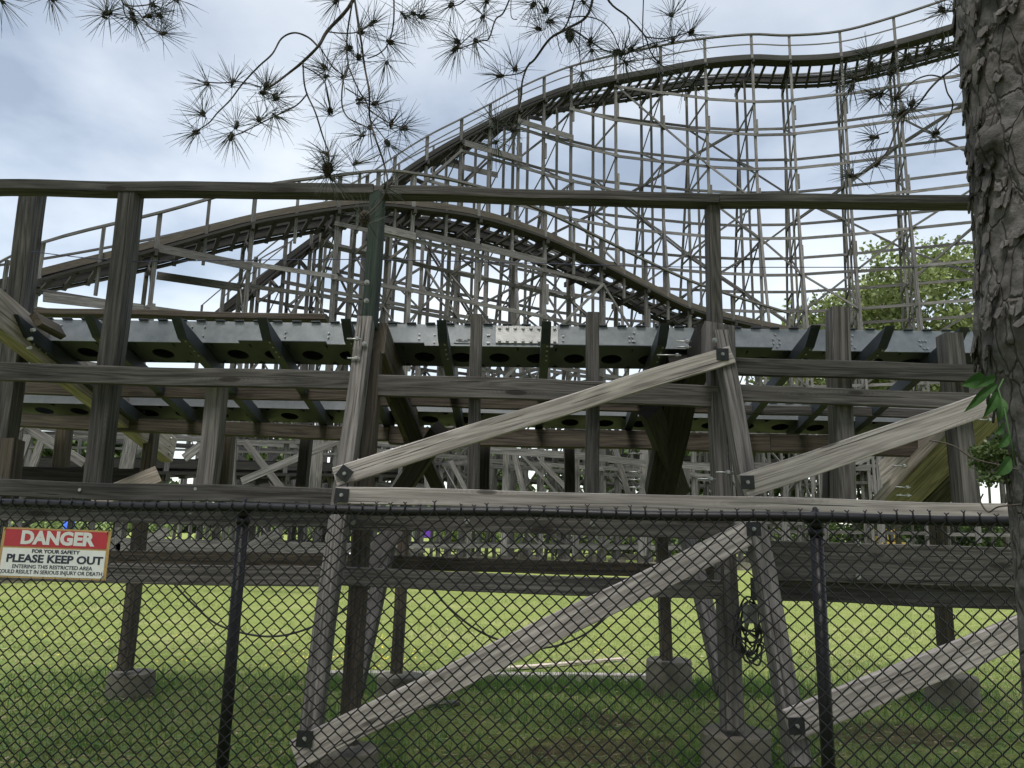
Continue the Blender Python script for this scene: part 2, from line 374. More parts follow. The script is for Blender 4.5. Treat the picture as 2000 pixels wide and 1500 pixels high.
# ------------------------------------------------------------------ near trestle
TR = thing('wooden_trestle', 'dark weathered timber trestle behind the chain link fence, carrying the steel track', 'trestle')
def timber(name, a, b, hpx, th, mat, seg=22, wob=.013, face=(0, 1, 0), lab=None, parent=None, hm=None):
    """a, b = (px, py, Y) axis ends; hpx = seen height in photo pixels"""
    A = P(*a); B = P(*b)
    if hm is None:
        d = ((A+B)/2-EYE).dot(_fwd); hm = hpx*d/F
    m = MB(); m.beam(A, B, hm, th, face, seg, .005, wob)
    o = m.obj(name, mat, parent or TR)
    if lab: o['label'] = lab
    return o
# long horizontals ( _left / right runs butt at the posts)
timber('handrail', (-60, 368, 5.60), (732, 376, 5.60), 21, .14, W_DARK)
timber('handrail', (733, 377, 5.60), (1400, 394, 5.55), 19, .14, W_DARK)
timber('handrail', (1401, 393, 5.55), (1990, 397, 5.50), 18, .14, W_DARK)
timber('ledger', (-60, 724, 5.42), (692, 744, 5.42), 36, .05, W_DARK)
timber('ledger', (738, 752, 5.42), (1402, 775, 5.42), 42, .05, W_GREY)
timber('ledger', (1403, 766, 5.42), (1975, 786, 5.42), 32, .05, W_GREY)
timber('ledger', (1426, 716, 5.40), (1975, 733, 5.40), 34, .05, W_DARK)
timber('ledger', (-60, 951, 5.06), (654, 969, 5.00), 33, .05, W_DARK)
timber('ledger', (656, 968, 4.86), (2060, 1003, 4.83), 34, .045, W_LIGHT, seg=22, lab='long bleached pale plank bolted just above the fence rail')
timber('ledger', (-60, 1001, 5.12), (655, 1014, 5.08), 30, .06, W_GREY)
timber('ledger', (675, 1014, 5.10), (1428, 1034, 5.04), 38, .06, W_GREY)
timber('ledger', (-60, 1112, 5.16), (640, 1127, 5.12), 38, .05, W_GREY)
timber('ledger', (666, 1126, 5.14), (1410, 1153, 5.06), 36, .05, W_GREY)
timber('ledger', (-60, 1084, 7.30), (650, 1094, 7.25), 27, .06, W_BROWN)
timber('ledger', (680, 1096, 7.25), (1420, 1118, 7.20), 26, .06, W_BROWN)
timber('beam', (1484, 1094, 5.12), (2080, 1112, 5.06), 76, .10, W_GREY)
timber('beam', (1470, 1150, 5.18), (2080, 1172, 5.12), 42, .10, W_DARK)
timber('ledger', (-60, 752, 6.75), (700, 768, 6.75), 34, .06, W_BROWN)
timber('ledger', (740, 776, 6.75), (1400, 790, 6.75), 36, .06, W_BROWN)
timber('ledger', (1440, 800, 7.0), (1960, 812, 7.0), 18, .06, W_DARK)
timber('ledger', (-40, 926, 7.75), (300, 932, 7.75), 30, .06, W_BLACK)
# tall front posts
def post(name, a, b, w_, d_, mat, lab=None, seg=24, wob=.012):
    A = P(*a); B = P(*b); m = MB(); m.beam(A, B, w_, d_, (0, 1, 0), seg, .006, wob); o = m.obj(name, mat, TR)
    if lab: o['label'] = lab
    return o
post('post', (66, 372, 6.02), (-4, 952, 6.0), .145, .15, W_DARK)
post('post', (257, 376, 5.62), (190, 948, 5.55), .13, .16, W_DARK)
post('post', (737, 380, 5.60), (722, 640, 5.56), .105, .14, W_GREEN, 'dark green stained post with two round bolts')
post('post', (731, 690, 5.52), (679, 1456, 5.00), .105, .13, W_BROWN)
post('post', (1391, 402, 5.60), (1398, 640, 5.56), .09, .14, W_DARK)
post('post', (1397, 700, 5.52), (1432, 1425, 5.12), .12, .14, W_GREY)
post('post', (932, 618, 5.56), (925, 962, 5.54), .084, .14, W_DARK)
post('post', (1157, 614, 5.56), (1156, 968, 5.54), .088, .14, W_DARK)
post('post', (1636, 604, 5.56), (1645, 978, 5.54), .13, .15, W_GREY)
post('post', (1855, 654, 5.56), (1886, 984, 5.54), .13, .15, W_GREY)
post('post', (425, 752, 5.56), (403, 950, 5.54), .12, .14, W_GREY)
post('post', (22, 860, 5.45), (12, 950, 5.42), .12, .14, W_BROWN)
# back row posts, down to their footings
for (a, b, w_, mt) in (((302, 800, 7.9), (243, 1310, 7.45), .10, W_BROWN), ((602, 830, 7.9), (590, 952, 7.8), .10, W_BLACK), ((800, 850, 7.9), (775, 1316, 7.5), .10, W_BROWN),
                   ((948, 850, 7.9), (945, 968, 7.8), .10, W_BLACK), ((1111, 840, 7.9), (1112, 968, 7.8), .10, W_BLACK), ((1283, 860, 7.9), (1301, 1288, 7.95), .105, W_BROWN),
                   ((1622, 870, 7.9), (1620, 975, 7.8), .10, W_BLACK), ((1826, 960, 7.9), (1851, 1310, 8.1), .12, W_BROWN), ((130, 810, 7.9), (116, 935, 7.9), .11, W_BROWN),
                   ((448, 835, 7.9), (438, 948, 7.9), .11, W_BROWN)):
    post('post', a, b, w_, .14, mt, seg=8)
# raking props leaning towards the fence
post('raking_prop', (715, 628, 5.40), (598, 1500, 4.42), .105, .14, W_GREY, 'weathered leaning prop, dark and rough at its top')
post('raking_prop', (1404, 655, 5.40), (1562, 1500, 4.40), .105, .14, W_GREY, 'cracked mossy leaning prop')
post('raking_prop', (1480, 1040, 5.05), (1556, 1420, 4.52), .06, .10, W_GREY)
post('raking_prop', (772, 1000, 7.3), (692, 1350, 5.6), .12, .12, W_DARK)
post('raking_prop', (1330, 1000, 7.2), (1418, 1350, 5.7), .12, .12, W_GREY)
# short raking timbers seen between the beams
timber('knee_brace', (770, 1035, 5.9), (700, 1130, 5.6), 40, .06, W_GREY, seg=4)
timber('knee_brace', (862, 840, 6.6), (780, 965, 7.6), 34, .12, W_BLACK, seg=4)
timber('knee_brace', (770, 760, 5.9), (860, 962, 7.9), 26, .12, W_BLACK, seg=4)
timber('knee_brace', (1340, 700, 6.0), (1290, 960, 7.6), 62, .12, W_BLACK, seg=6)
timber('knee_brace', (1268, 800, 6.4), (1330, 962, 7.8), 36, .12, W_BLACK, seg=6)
timber('knee_brace', (1925, 800, 6.2), (1728, 1000, 7.9), 74, .14, W_NEW, seg=6, lab='thick yellowish slanting timber with bolts through it')
timber('knee_brace', (1936, 850, 6.6), (1790, 1010, 7.9), 50, .14, W_DARK, seg=6)
timber('knee_brace', (180, 980, 7.3), (310, 926, 7.5), 34, .06, W_NEW, seg=4)
# bleached planks bolted over the props
timber('diagonal_plank', (654, 932, 4.90), (1428, 692, 5.22), 37, .045, W_LIGHT, seg=16)
timber('diagonal_plank', (1450, 950, 4.86), (1975, 772, 5.02), 46, .045, W_LIGHT, seg=16)
timber('diagonal_plank', (575, 1474, 4.34), (1492, 1026, 4.84), 50, .045, W_LIGHT, seg=18)
timber('diagonal_plank', (1540, 1416, 4.34), (2090, 1190, 4.60), 56, .045, W_LIGHT, seg=16)
# square plates with bolts
def plate(px, py, Y, rot, s=.078):
    c = P(px, py, Y); m = MB(); R_ = Matrix.Rotation(rot, 3, 'Y')
    u_ = R_ @ Vector((1, 0, 0)); v_ = R_ @ Vector((0, 0, 1)); n_ = Vector((0, -1, 0))
    m.beam(c-u_*s/2, c+u_*s/2, s, .010, (0, 1, 0), 1, .0015, 0)
    o = m.obj('bolt_plate', PLATE, TR)
    b_ = MB()
    for k, (r_, t0, t1) in enumerate(((.012, .004, .009), (.0085, .009, .022))):
        b_.tube([c+n_*t0, c+n_*t1], r_, 6 if k else 14, False)
    b_.obj('bolt', GALVS, o)
for a in ((673, 925, 4.868, .6), (667, 967, 4.832, .08), (1411, 692, 5.185, .0), (1460, 942, 4.83, -.03), (1467, 990, 4.85, .0), (1472, 1033, 4.79, -.05), (595, 1443, 4.33, .06), (1556, 1418, 4.31, -.03)):
    plate(*a, s=.085)
# carriage bolts
def bolt(px, py, Y, r=.012, lab=None):
    c = P(px, py, Y); m = MB(); m.tube([c, c+Vector((0, -.012, 0))], [r*1.5, r*1.5], 14, False); m.tube([c+Vector((0, -.012, 0)), c+Vector((0, -.024, 0))], r*.9, 6, False)
    m.obj('bolt', GALVS, TR)
for (px, py, Y) in ((159, 957, 5.03), (384, 955, 5.02), (152, 993, 5.08), (373, 999, 5.07), (690, 1020, 5.06), (912, 1018, 5.06), (1157, 1023, 5.04), (717, 552, 5.36), (716, 588, 5.35),
                    (1675, 1060, 5.05), (1675, 1126, 5.05), (1420, 1118, 5.03), (1916, 1078, 5.04), (712, 672, 5.24), (1395, 665, 5.28)):
    bolt(px, py, Y)
# protruding rods
for (px, py, Y, l) in ((1345, 667, 5.5, .09), (1345, 678, 5.5, .09), (1325, 694, 5.6, .16), (1392, 936, 5.1, .1), (1425, 923, 5.0, .09), (700, 662, 5.2, .08), (698, 700, 5.2, .07),
                     (1250, 886, 7.3, .1), (1250, 922, 7.3, .1), (1250, 937, 7.3, .1), (1250, 952, 7.3, .1), (1768, 910, 6.9, .12), (1774, 952, 6.9, .12), (1776, 968, 6.9, .12), (1935, 820, 5.8, .12)):
    c = P(px, py, Y); m = MB(); m.tube([c-Vector((l, 0, 0)), c+Vector((.02, 0, 0))], .006, 7, True); m.tube([c-Vector((.02, 0, 0)), c], .016, 6, False); m.obj('threaded_rod', GALVS, TR)
# banked cap beams across the track
DROP = .253
def capbeam(px, py, Y0, L_, h, th, mat, lab=None, ext=0):
    A = P(px, py, Y0); d = Vector((.035, 1, -DROP)); B = A+d*L_
    m = MB(); m.beam(A, B, h, th, (1, 0, 0), 8, .006, .004); o = m.obj('cap_beam', mat, TR)
    if lab: o['label'] = lab
    for k in (.93, .955, .98) if L_ > 2.7 else (.1, .13, .16):
        for zz in (-.3, 0, .3) if k == .955 else ():
            c = A+d*(L_*k)+Vector((th/2+.001, 0, zz*h)); mm = MB(); mm.tube([c, c+Vector((.02, 0, 0))], .012, 8, False); mm.obj('bolt', GALVS, o)
    return o
capbeam(-30, 590, 5.35, 3.0, .27, .13, W_NEW, 'big yellowish sloping cap beam')
capbeam(736, 660, 5.62, 2.6, .26, .14, W_BROWN)
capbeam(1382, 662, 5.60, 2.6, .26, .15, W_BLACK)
capbeam(2040, 690, 5.5, 2.7, .26, .14, W_NEW)
for (px, py, Y) in ((62, 645, 5.60), (57, 662, 5.62), (55, 680, 5.65)):
    c = P(px, py, Y); mm = MB(); mm.tube([c, c+Vector((.03, -.02, 0))], .014, 8, False); mm.obj('bolt', GALVS, TR)
timber('spacer_block', (70, 625, 5.6), (118, 650, 5.9), 14, .12, W_BROWN, seg=2)
timber('spacer_block', (1404, 712, 5.3), (1404, 640, 5.45), 60, .10, W_DARK, seg=2)
# timber stringers under the far rail
timber('stringer', (-60, 818, 7.42), (760, 850, 7.42), 26, .14, W_BROWN)
timber('stringer', (761, 850, 7.42), (1500, 866, 7.42), 34, .14, W_BROWN)
timber('stringer', (1501, 866, 7.42), (2050, 884, 7.42), 34, .14, W_BROWN)
timber('stringer', (-60, 606, 7.1), (640, 622, 7.1), 12, .14, W_BROWN)
# concrete footings
def footing(px, py_top, z_top, r, hx=1.0):
    c = PZ(px, py_top, z_top); m = MB(); n = 40; rs = []; us = []
    prof = [(-.1, r*1.02), (.02, r*1.02), (z_top*.5, r), (z_top-.012, r*.995), (z_top, r*.97)]
    for (z, rr) in prof:
        rs.append([Vector((c.x+math.cos(6.2832*j/n)*(rr+.01*mn.noise(Vector((math.cos(6.28*j/n)*2, math.sin(6.28*j/n)*2, z*4+px)))), c.y+math.sin(6.2832*j/n)*rr, z)) for j in range(n)]); us.append(z)
    m.rings(rs, us, [j/n for j in range(n+1)], 0, True, False)
    m.obj('footing', CONC, TR)
footing(258, 1312, .23, .205); footing(781, 1318, .22, .215); footing(1306, 1288, .35, .23); footing(1856, 1318, .30, .24)
footing(680, 1462, .24, .19); footing(1436, 1428, .38, .215)
# ------------------------------------------------------------------ steel track
TK = thing('steel_track', 'galvanised steel box beam coaster track with slanting ties lying on the dark trestle', 'coaster track')
dv = Vector((.035, 1, -DROP)).normalized(); 
def rail(A, B, h, wd, holes, seed):
    """A,B: bottom front edge ends; face of height h; bottom plate of width wd running along dv with round holes"""
    ax = (B-A).normalized(); upn = ax.cross(dv).normalized()
    if upn.z < 0: upn = -upn
    face = MB(); L_ = (B-A).length
    # scalloped upper edge: little tabs
    face.beam(A+upn*h/2, B+upn*h/2, h, .012, dv, 1, .001, 0)
    o = face.obj('side_plate', GALV if seed == 1 else GALV_SHADE, rl_)
    tabs = MB(); s = 0
    while s < L_-.1:
        c = A+ax*s+upn*(h+.004); tabs.beam(c, c+ax*.075, .010, .05, dv, 1, .001, 0); s += .155
    top = tabs; top.beam(A+upn*(h-.006)+dv*wd/2, B+upn*(h-.006)+dv*wd/2, wd-.02, .010, upn, 1, .001, 0); top.obj('top_plate', GALVD, rl_)
    bk = MB(); bk.beam(A+upn*h/2+dv*wd, B+upn*h/2+dv*wd, h, .012, dv, 1, .001, 0); bk.obj('side_plate', GALVD, rl_)
    # bottom plate with oval holes, cell by cell
    bp = MB(); cell = holes; nc = max(1, int(L_/cell)); n = 20
    for i in range(nc):
        s0 = L_*i/nc; s1 = L_*(i+1)/nc; cc = A+ax*((s0+s1)/2)+dv*(wd*.55); hx = (s1-s0)/2
        inner = []; outer = []
        for j in range(n):
            t_ = 2*math.pi*j/n; c_, s_ = math.cos(t_), math.sin(t_)
            inner.append(cc+ax*c_*.085+dv*s_*.085)
            k = 1/max(abs(c_)/hx, abs(s_)/(wd*.45) if s_ > 0 else abs(s_)/(wd*.55)); outer.append(cc+ax*c_*k+dv*s_*k)
        for j in range(n):
            k = (j+1) % n; bp.quad([inner[j], outer[j], outer[k], inner[k]])
            bp.quad([inner[j]+upn*.012, inner[k]+upn*.012, inner[k], inner[j]])
    bp.obj('bottom_plate', GALVD, rl_)
A1 = P(-40, 664, 6.0); B1 = P(2060, 692, 6.0)
A1.x, B1.x = A1.x, B1.x; zz = (A1.z+B1.z)/2
rl_ = bpy.data.objects.new('track_rail', None); COL.objects.link(rl_); rl_.parent = TK
def rail_part(A, B, h, wd, name_seed):
    global rl_
    m = MB(); ax = (B-A).normalized(); upn = ax.cross(dv).normalized()
    if upn.z < 0: upn = -upn
    return ax, upn
bpy.data.objects.remove(rl_)
rl_ = TK
rail(A1, B1, .195, .36, .30, 1)
A2 = P(-40, 785, 7.3); B2 = P(2060, 832, 7.3)
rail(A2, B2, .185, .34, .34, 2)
ax1 = (B1-A1).normalized(); up1 = ax1.cross(dv).normalized(); up1 = up1 if up1.z > 0 else -up1
def onrail(px, off_up, A=A1, B=B1, Y=6.0):
    # point on the near rail's bottom edge at picture column px
    for k in range(60):
        pass
    lo, hi = 0.0, 1.0
    for _ in range(40):
        m_ = (lo+hi)/2; x = pix(A.lerp(B, m_))[0]
        if x < px: lo = m_
        else: hi = m_
    return A.lerp(B, lo)+up1*off_up
def tiepoint(px, over, down):
    lo, hi = 0., 1.
    for _ in range(40):
        m_ = (lo+hi)/2; p = A1.lerp(B1, m_)-dv*over-up1*down
        if pix(p)[0] < px: lo = m_
        else: hi = m_
    return A1.lerp(B1, lo)-up1*down
for i, px in enumerate((25, 172, 342, 510, 673, 860, 1065, 1296, 1590, 1735, 1880)):
    fan = Vector((-.02+.05*(px-1000)/1000*-1.0, 0, 0)); dt = (dv+fan).normalized()
    base = tiepoint(px, .44, .055); t_ = MB(); w2 = .036
    n0 = base-dv*.44-fan*.44; f0 = base+dt*1.72
    # solid channel with a slanting nose: five-sided outline swept across its width
    ou = [n0+up1*.045, n0+dt*.02+up1*.030, n0+dt*.17-up1*.055, f0-up1*.055, f0-dt*.07+up1*.045]
    L_, R_ = [p-ax1*w2 for p in ou], [p+ax1*w2 for p in ou]
    t_.quad(L_[::-1]); t_.quad(R_)
    for j in range(5):
        k = (j+1) % 5; t_.quad([L_[j], L_[k], R_[k], R_[j]])
    to = t_.obj('tie', GALVD, TK)
    bb = MB()
    for q_ in (.20, .28, .36, .44): c = n0+dt*q_-up1*.055+ax1*.012; bb.tube([c, c-up1*.008], .008, 8, False)
    bb.obj('rivets', GALVS, to)
# splice plate with its two rows of rivets
c0 = onrail(968, .105)-dv*.012; c1 = onrail(1090, .105)-dv*.012
sp_ = MB(); sp_.beam(c0, c1, .155, .012, dv, 1, .001, 0); spo = sp_.obj('splice_plate', steel('bright_steel', (.42, .42, .41), (.60, .60, .58), .4, .45), TK)
rv = MB()
for k in range(8):
    for q_ in (.165, .048):
        c = (onrail(975+k*15.5, q_))-dv*.020; rv.tube([c, c-dv*.012], .013, 8, False)
rv.obj('rivets', GALVS, spo)
rv = MB()
for px in (370, 395, 555, 640, 672+18, 818, 848, 860, 952, 955, 1100, 1230, 1236, 1240, 1430, 1512, 1518, 1524, 1660, 1665, 1670, 1800, 1806, 1812, 105, 112, 230):
    for q_ in (random.choice((.14, .10)), random.choice((.03, .06))):
        c = onrail(px, q_)-dv*.006; rv = MB(); rv.tube([c, c-dv*.010], .008, 8, False); rv.obj('bolt', GALVS, TK)
# thin flange below the face
for (pa, pb) in ((470, 640), (700, 830), (1080, 1270), (1425, 1505)):
    m = MB(); m.beam(onrail(pa, -.004)-dv*.03, onrail(pb, -.004)-dv*.03, .06, .008, up1, 1, .001, 0); m.obj('flange', GALVD, TK)
# ------------------------------------------------------------------ text
def text_mesh(body, name, mat, parent, xf, size, weight=0.0, sx=1.0, shear=0.0, depth=.002):
    """xf(x, y, z) -> world; text centred at local 0,0"""
    c = bpy.data.curves.new(name, 'FONT'); c.body = body; c.size = size; c.align_x = 'CENTER'; c.align_y = 'CENTER'
    c.offset = weight; c.extrude = depth/2; c.resolution_u = 3; c.shear = shear
    o = bpy.data.objects.new(name, c); COL.objects.link(o)
    dg = bpy.context.evaluated_depsgraph_get(); me = bpy.data.meshes.new_from_object(o.evaluated_get(dg))
    bpy.data.objects.remove(o); me.materials.clear(); me.materials.append(mat)
    xs = [v.co.x for v in me.vertices]; w0 = (max(xs)-min(xs)) if xs else 1
    for v in me.vertices: v.co = xf(v.co.x*(sx/w0 if sx else 1), v.co.y, v.co.z)
    o = bpy.data.objects.new(name, me); COL.objects.link(o); o.parent = parent
    return o
# stamped mark on the rail, partly behind the short post
oc = onrail(903, .062)-dv*.014
plt = MB(); plt.beam(onrail(886, .045)-dv*.010, onrail(935, .045)-dv*.010, .045, .006, dv, 1, .001, 0); pl_o = plt.obj('tag_plate', GALV, TK)
text_mesh('•BLoPo7', 'tag_lettering', PLATE, pl_o, lambda x, y, z: onrail(910, .045)-dv*.0145+ax1*x+up1*y-dv*z, .040, .0008, .16)
# ------------------------------------------------------------------ chain link fence
FE = thing('chain_link_fence', 'black chain link fence with round top rail across the foreground', 'fence')
FA = P(-60, 983, 4.47); FB = P(2120, 1020, 3.60); fz = (FA.z+FB.z)/2; FA.z = FB.z = fz
fa = (FB-FA).normalized(); fn = Vector((fa.y, -fa.x, 0)).normalized()   # towards the camera
if fn.y > 0: fn = -fn
m = MB(); LF = (FB-FA).length
m.tube([FA+fa*(LF*k/20)+Vector((0, 0, .004*math.sin(k*1.3))) for k in range(21)], .0245, 16); m.obj('top_rail', BLACK, FE)
def fpos(px):
    lo, hi = 0., 1.
    for _ in range(40):
        q_ = (lo+hi)/2
        if pix(FA.lerp(FB, q_))[0] < px: lo = q_
        else: hi = q_
    return FA.lerp(FB, lo)
for px in (469, 1597):
    p = fpos(px)-fn*.045; m = MB()
    m.tube([Vector((p.x, p.y, -.05)), Vector((p.x, p.y, fz-.045))], .031, 20); po = m.obj('post', BLACK, FE)
    m = MB(); prof = [(-.05, .033), (-.03, .034), (.0, .030), (.012, .026), (.03, .022), (.036, .012), (.045, .013), (.052, .009), (.056, .001)]
    m.tube([Vector((p.x, p.y, fz+z)) for z, r_ in prof], [r_ for z, r_ in prof], 16); m.obj('post_cap', BLACK, po)
    m = MB(); m.tube([p+Vector((0, 0, .0))-fa*.05, p+Vector((0, 0, 0))+fa*.05], .026, 12); m.obj('rail_sleeve', BLACK, po)
    m = MB(); m.tube([Vector((p.x, p.y, fz-.085)), Vector((p.x, p.y, fz-.055))], .038, 18); m.obj('band', BLACK, po)
# mesh: interlocked zigzag wires
wm = MB(); Wd = .0735; Hd = .0725; nwire = int(LF/(Wd/2)); ztop = fz-.004; nlev = int((ztop-.02)/(Hd/2))
def warp(s, z):
    # bent wires a little left of centre near the top, gentle bellies elsewhere
    q_ = FA+fa*s; px = pix(Vector((q_.x, q_.y, fz)))[0]
    k = math.exp(-((px-850)/75)**2)*max(0, 1-(fz-z)/.22)
    return .022*k+.004*mn.noise(Vector((s*1.5, z*1.5, 0))), -.012*k*math.sin(px*.11)+.006*mn.noise(Vector((s*1.3, z*1.7, 9))), .012*mn.noise(Vector((s*.8, z*1.1, 4)))
for i in range(nwire):
    pts = []
    for j in range(nlev+1):
        side = (i+j) % 2; s = (i+side)*Wd/2; z = ztop-j*Hd/2
        hook = .0026 if side == 0 else -.0026
        if j == 0 and side == 1: pass
        dx, dz, dn = warp(s, z)
        c = FA+fa*(s+dx)+fn*(.024+dn*.3+hook); c.z = z+dz
        # hooks: short flat knuckle instead of a point
        e_ = Wd*.035*(1 if side == 0 else -1)
        pts.append(c+fa*e_+Vector((0, 0, .0045))); pts.append(c+fa*e_-Vector((0, 0, .0045)))
    wm.tube(pts, .0038, 5, True, False)
bm_ = wm
for i in range(0, nwire, 2):
    s = (i+0)*Wd/2; dx, dz, dn = warp(s, ztop); b_ = FA+fa*(s+dx)+fn*(.024); b_.z = ztop+dz+.002; lean = random.uniform(-.004, .004)
    t_ = b_+Vector((0, 0, random.uniform(.022, .038)))+fa*lean
    bm_.tube([b_-Vector((0, 0, .006)), b_.lerp(t_, .5)+fa*.001, t_], .0048, 6)
    for sg in (-1, 1): bm_.tube([t_, t_+Vector((0, 0, random.uniform(.006, .012)))+fa*sg*random.uniform(.006, .013)], .0028, 5)
wm.obj('wire_mesh', BLACK, FE)
# ------------------------------------------------------------------ danger sign on the fence
SG = thing('danger_sign', 'white and red DANGER sign with gold border wired to the fence', 'sign')
def fp(px, py, off=.03):
    # point on the fence plane
    d = ray(px, py); n_ = fn; o_ = FA+fn*off; t_ = (o_-EYE).dot(n_)/d.dot(n_); return EYE+d*t_
TL = fp(7, 1029); TRr = fp(218, 1037); BR = fp(206, 1134); BL = fp(-9, 1127)
def sg(u_, v_, o_=0.0): return TL.lerp(TRr, u_).lerp(BL.lerp(BR, u_), v_)+fn*o_
SW = (TRr-TL).length; SH = (BL-TL).length
def slab(u0, u1, v0, v1, o0, o1, name, mat):
    m = MB(); f_ = [sg(u0, v0, o1), sg(u1, v0, o1), sg(u1, v1, o1), sg(u0, v1, o1)]; b_ = [sg(u0, v0, o0), sg(u1, v0, o0), sg(u1, v1, o0), sg(u0, v1, o0)]
    m.quad(f_[::-1]); m.quad(b_)
    for i in range(4): k = (i+1) % 4; m.quad([f_[i], f_[k], b_[k], b_[i]])
    return m.obj(name, mat, SG)
GOLD = flat('gold_border_paint', (.42, .27, .10), .5); RED = flat('red_paint', (.42, .018, .035), .45, nz=.06); WHITE = flat('white_paint', (.74, .74, .74), .5, nz=.04); NAVY = flat('navy_lettering', (.015, .018, .045), .5)
slab(0, 1, 0, 1, -.003, 0, 'border', GOLD)
slab(.028, .972, .035, .375, 0, .0015, 'red_panel', RED); slab(.028, .972, .41, .965, 0, .0015, 'white_panel', WHITE)
def stext(body, u_, v_, hgt, wid, mat, wt, nm='lettering'):
    text_mesh(body, nm, mat, SG, lambda x, y, z: sg(u_+x/SW, v_-y/SH, .0022+z), hgt, wt, wid*SW, 0, .001)
stext('DANGER', .515, .205, SH*.36, .68, flat('white_lettering', (.66, .66, .66), .5, nz=.03), .0046)
stext('FOR YOUR SAFETY', .52, .465, SH*.10, .44, NAVY, .0010)
stext('PLEASE KEEP OUT', .515, .62, SH*.215, .88, NAVY, .0022)
stext('ENTERING THIS RESTRICTED AREA', .505, .775, SH*.105, .73, NAVY, .0005)
stext('COULD RESULT IN SERIOUS INJURY OR DEATH', .49, .88, SH*.105, .95, NAVY, .0005)
for (u_, v_) in ((.03, .03), (.975, .03), (.03, .97), (.965, .97)):
    m = MB(); c = sg(u_, v_, .004); m.tube([c+Vector((-.006, 0, -.012)), c+fn*.004, c+Vector((.008, 0, .016))], .002, 5); m.obj('wire_tie', BLACK, SG)
# ------------------------------------------------------------------ cables, boards
def cat(pts, Y, r, name, mat, lab, ct, n=8):
    P_ = [P(x, y, Y if not isinstance(Y, (list, tuple)) else Y[i]) for i, (x, y) in enumerate(pts)]
    out_ = []
    for i in range(len(P_)-1):
        p0 = P_[max(i-1, 0)]; p1 = P_[i]; p2 = P_[i+1]; p3 = P_[min(i+2, len(P_)-1)]
        for k in range(n):
            t_ = k/n; out_.append(.5*((2*p1)+(-p0+p2)*t_+(2*p0-5*p1+4*p2-p3)*t_*t_+(-p0+3*p1-3*p2+p3)*t_**3))
    out_.append(P_[-1]); m = MB(); m.tube(out_, r, 6); return tag(m.obj(name, mat), lab, ct)
cat([(335, 1135), (375, 1178), (430, 1222), (520, 1243), (600, 1228), (690, 1180), (735, 1128)], 6.2, .008, 'cable', CABLE, 'black cable sagging below the lower beam left of the leaning prop', 'cable')
cat([(838, 1140), (880, 1190), (950, 1240), (1050, 1266), (1140, 1240), (1210, 1180), (1240, 1150)], 6.2, .008, 'cable', CABLE, 'black cable sagging behind the long diagonal plank in the middle', 'cable')
cat([(60, 491), (150, 502), (225, 508), (252, 511), (480, 508), (720, 507), (1000, 513), (1300, 521), (1600, 522), (1950, 521)], 5.6, .0035, 'rope', ROPE, 'thin dark blue line strung between the tall posts above the steel track', 'rope')
# coil of cable hung beside the right post
cc_ = P(1458, 1170, 5.0); m = MB(); pts = []
for i in range(9):
    r_ = .035+.006*i; yo = random.uniform(-.02, .03)
    for k in range(24):
        a = 2*math.pi*k/24
        pts.append(cc_+Vector((.015+math.cos(a+.3*math.sin(i*5))*(.05+.006*((i*5)%7))+.022*math.sin(i*3), yo+.02*math.sin(a*2+i), -.12-.018*i+math.sin(a)*(.085+.013*((i*3)%8))+.015*math.sin(3*a+i))))
m.tube(pts, .0065, 6); tag(m.obj('cable_coil', CABLE), 'tangled coil of black cable hanging beside the right post', 'cable')
m = MB(); c = P(1466, 1199, 4.93); m.beam(c-Vector((0, 0, .055)), c+Vector((0, 0, .055)), .085, .05, (0, 1, 0), 1, .012, 0)
m.tube([c+Vector((-.02, -.026, .02)), c+Vector((-.02, -.034, .02))], .012, 12)
m.tube([c+Vector((-.03, 0, -.05)), c+Vector((-.03, 0, -.085))], .012, 10); m.tube([c+Vector((.03, 0, -.05)), c+Vector((.03, 0, -.08))], .010, 10)
tag(m.obj('junction_box', flat('grey_plastic', (.13, .14, .135), .5)), 'small grey junction box among the coiled cable', 'junction box')
def board(a, b, w_, h, mat, lab):
    A = PZ(*a, h/2+.012); B = PZ(*b, h/2+.012); m = MB(); m.beam(A, B, h, w_, (0, 1, 0), 8, .003, .003); return tag(m.obj('board', mat), lab, 'board', 'boards on the grass')
board((628, 1318), (1262, 1324), .14, .075, W_LIGHT, 'long pale board lying flat on the grass')
board((905, 1312), (1222, 1287), .10, .03, W_NEW, 'short yellowish board lying askew on the grass')
board((820, 1378), (895, 1372), .10, .03, W_GREY, 'small broken board end in the shaded grass')
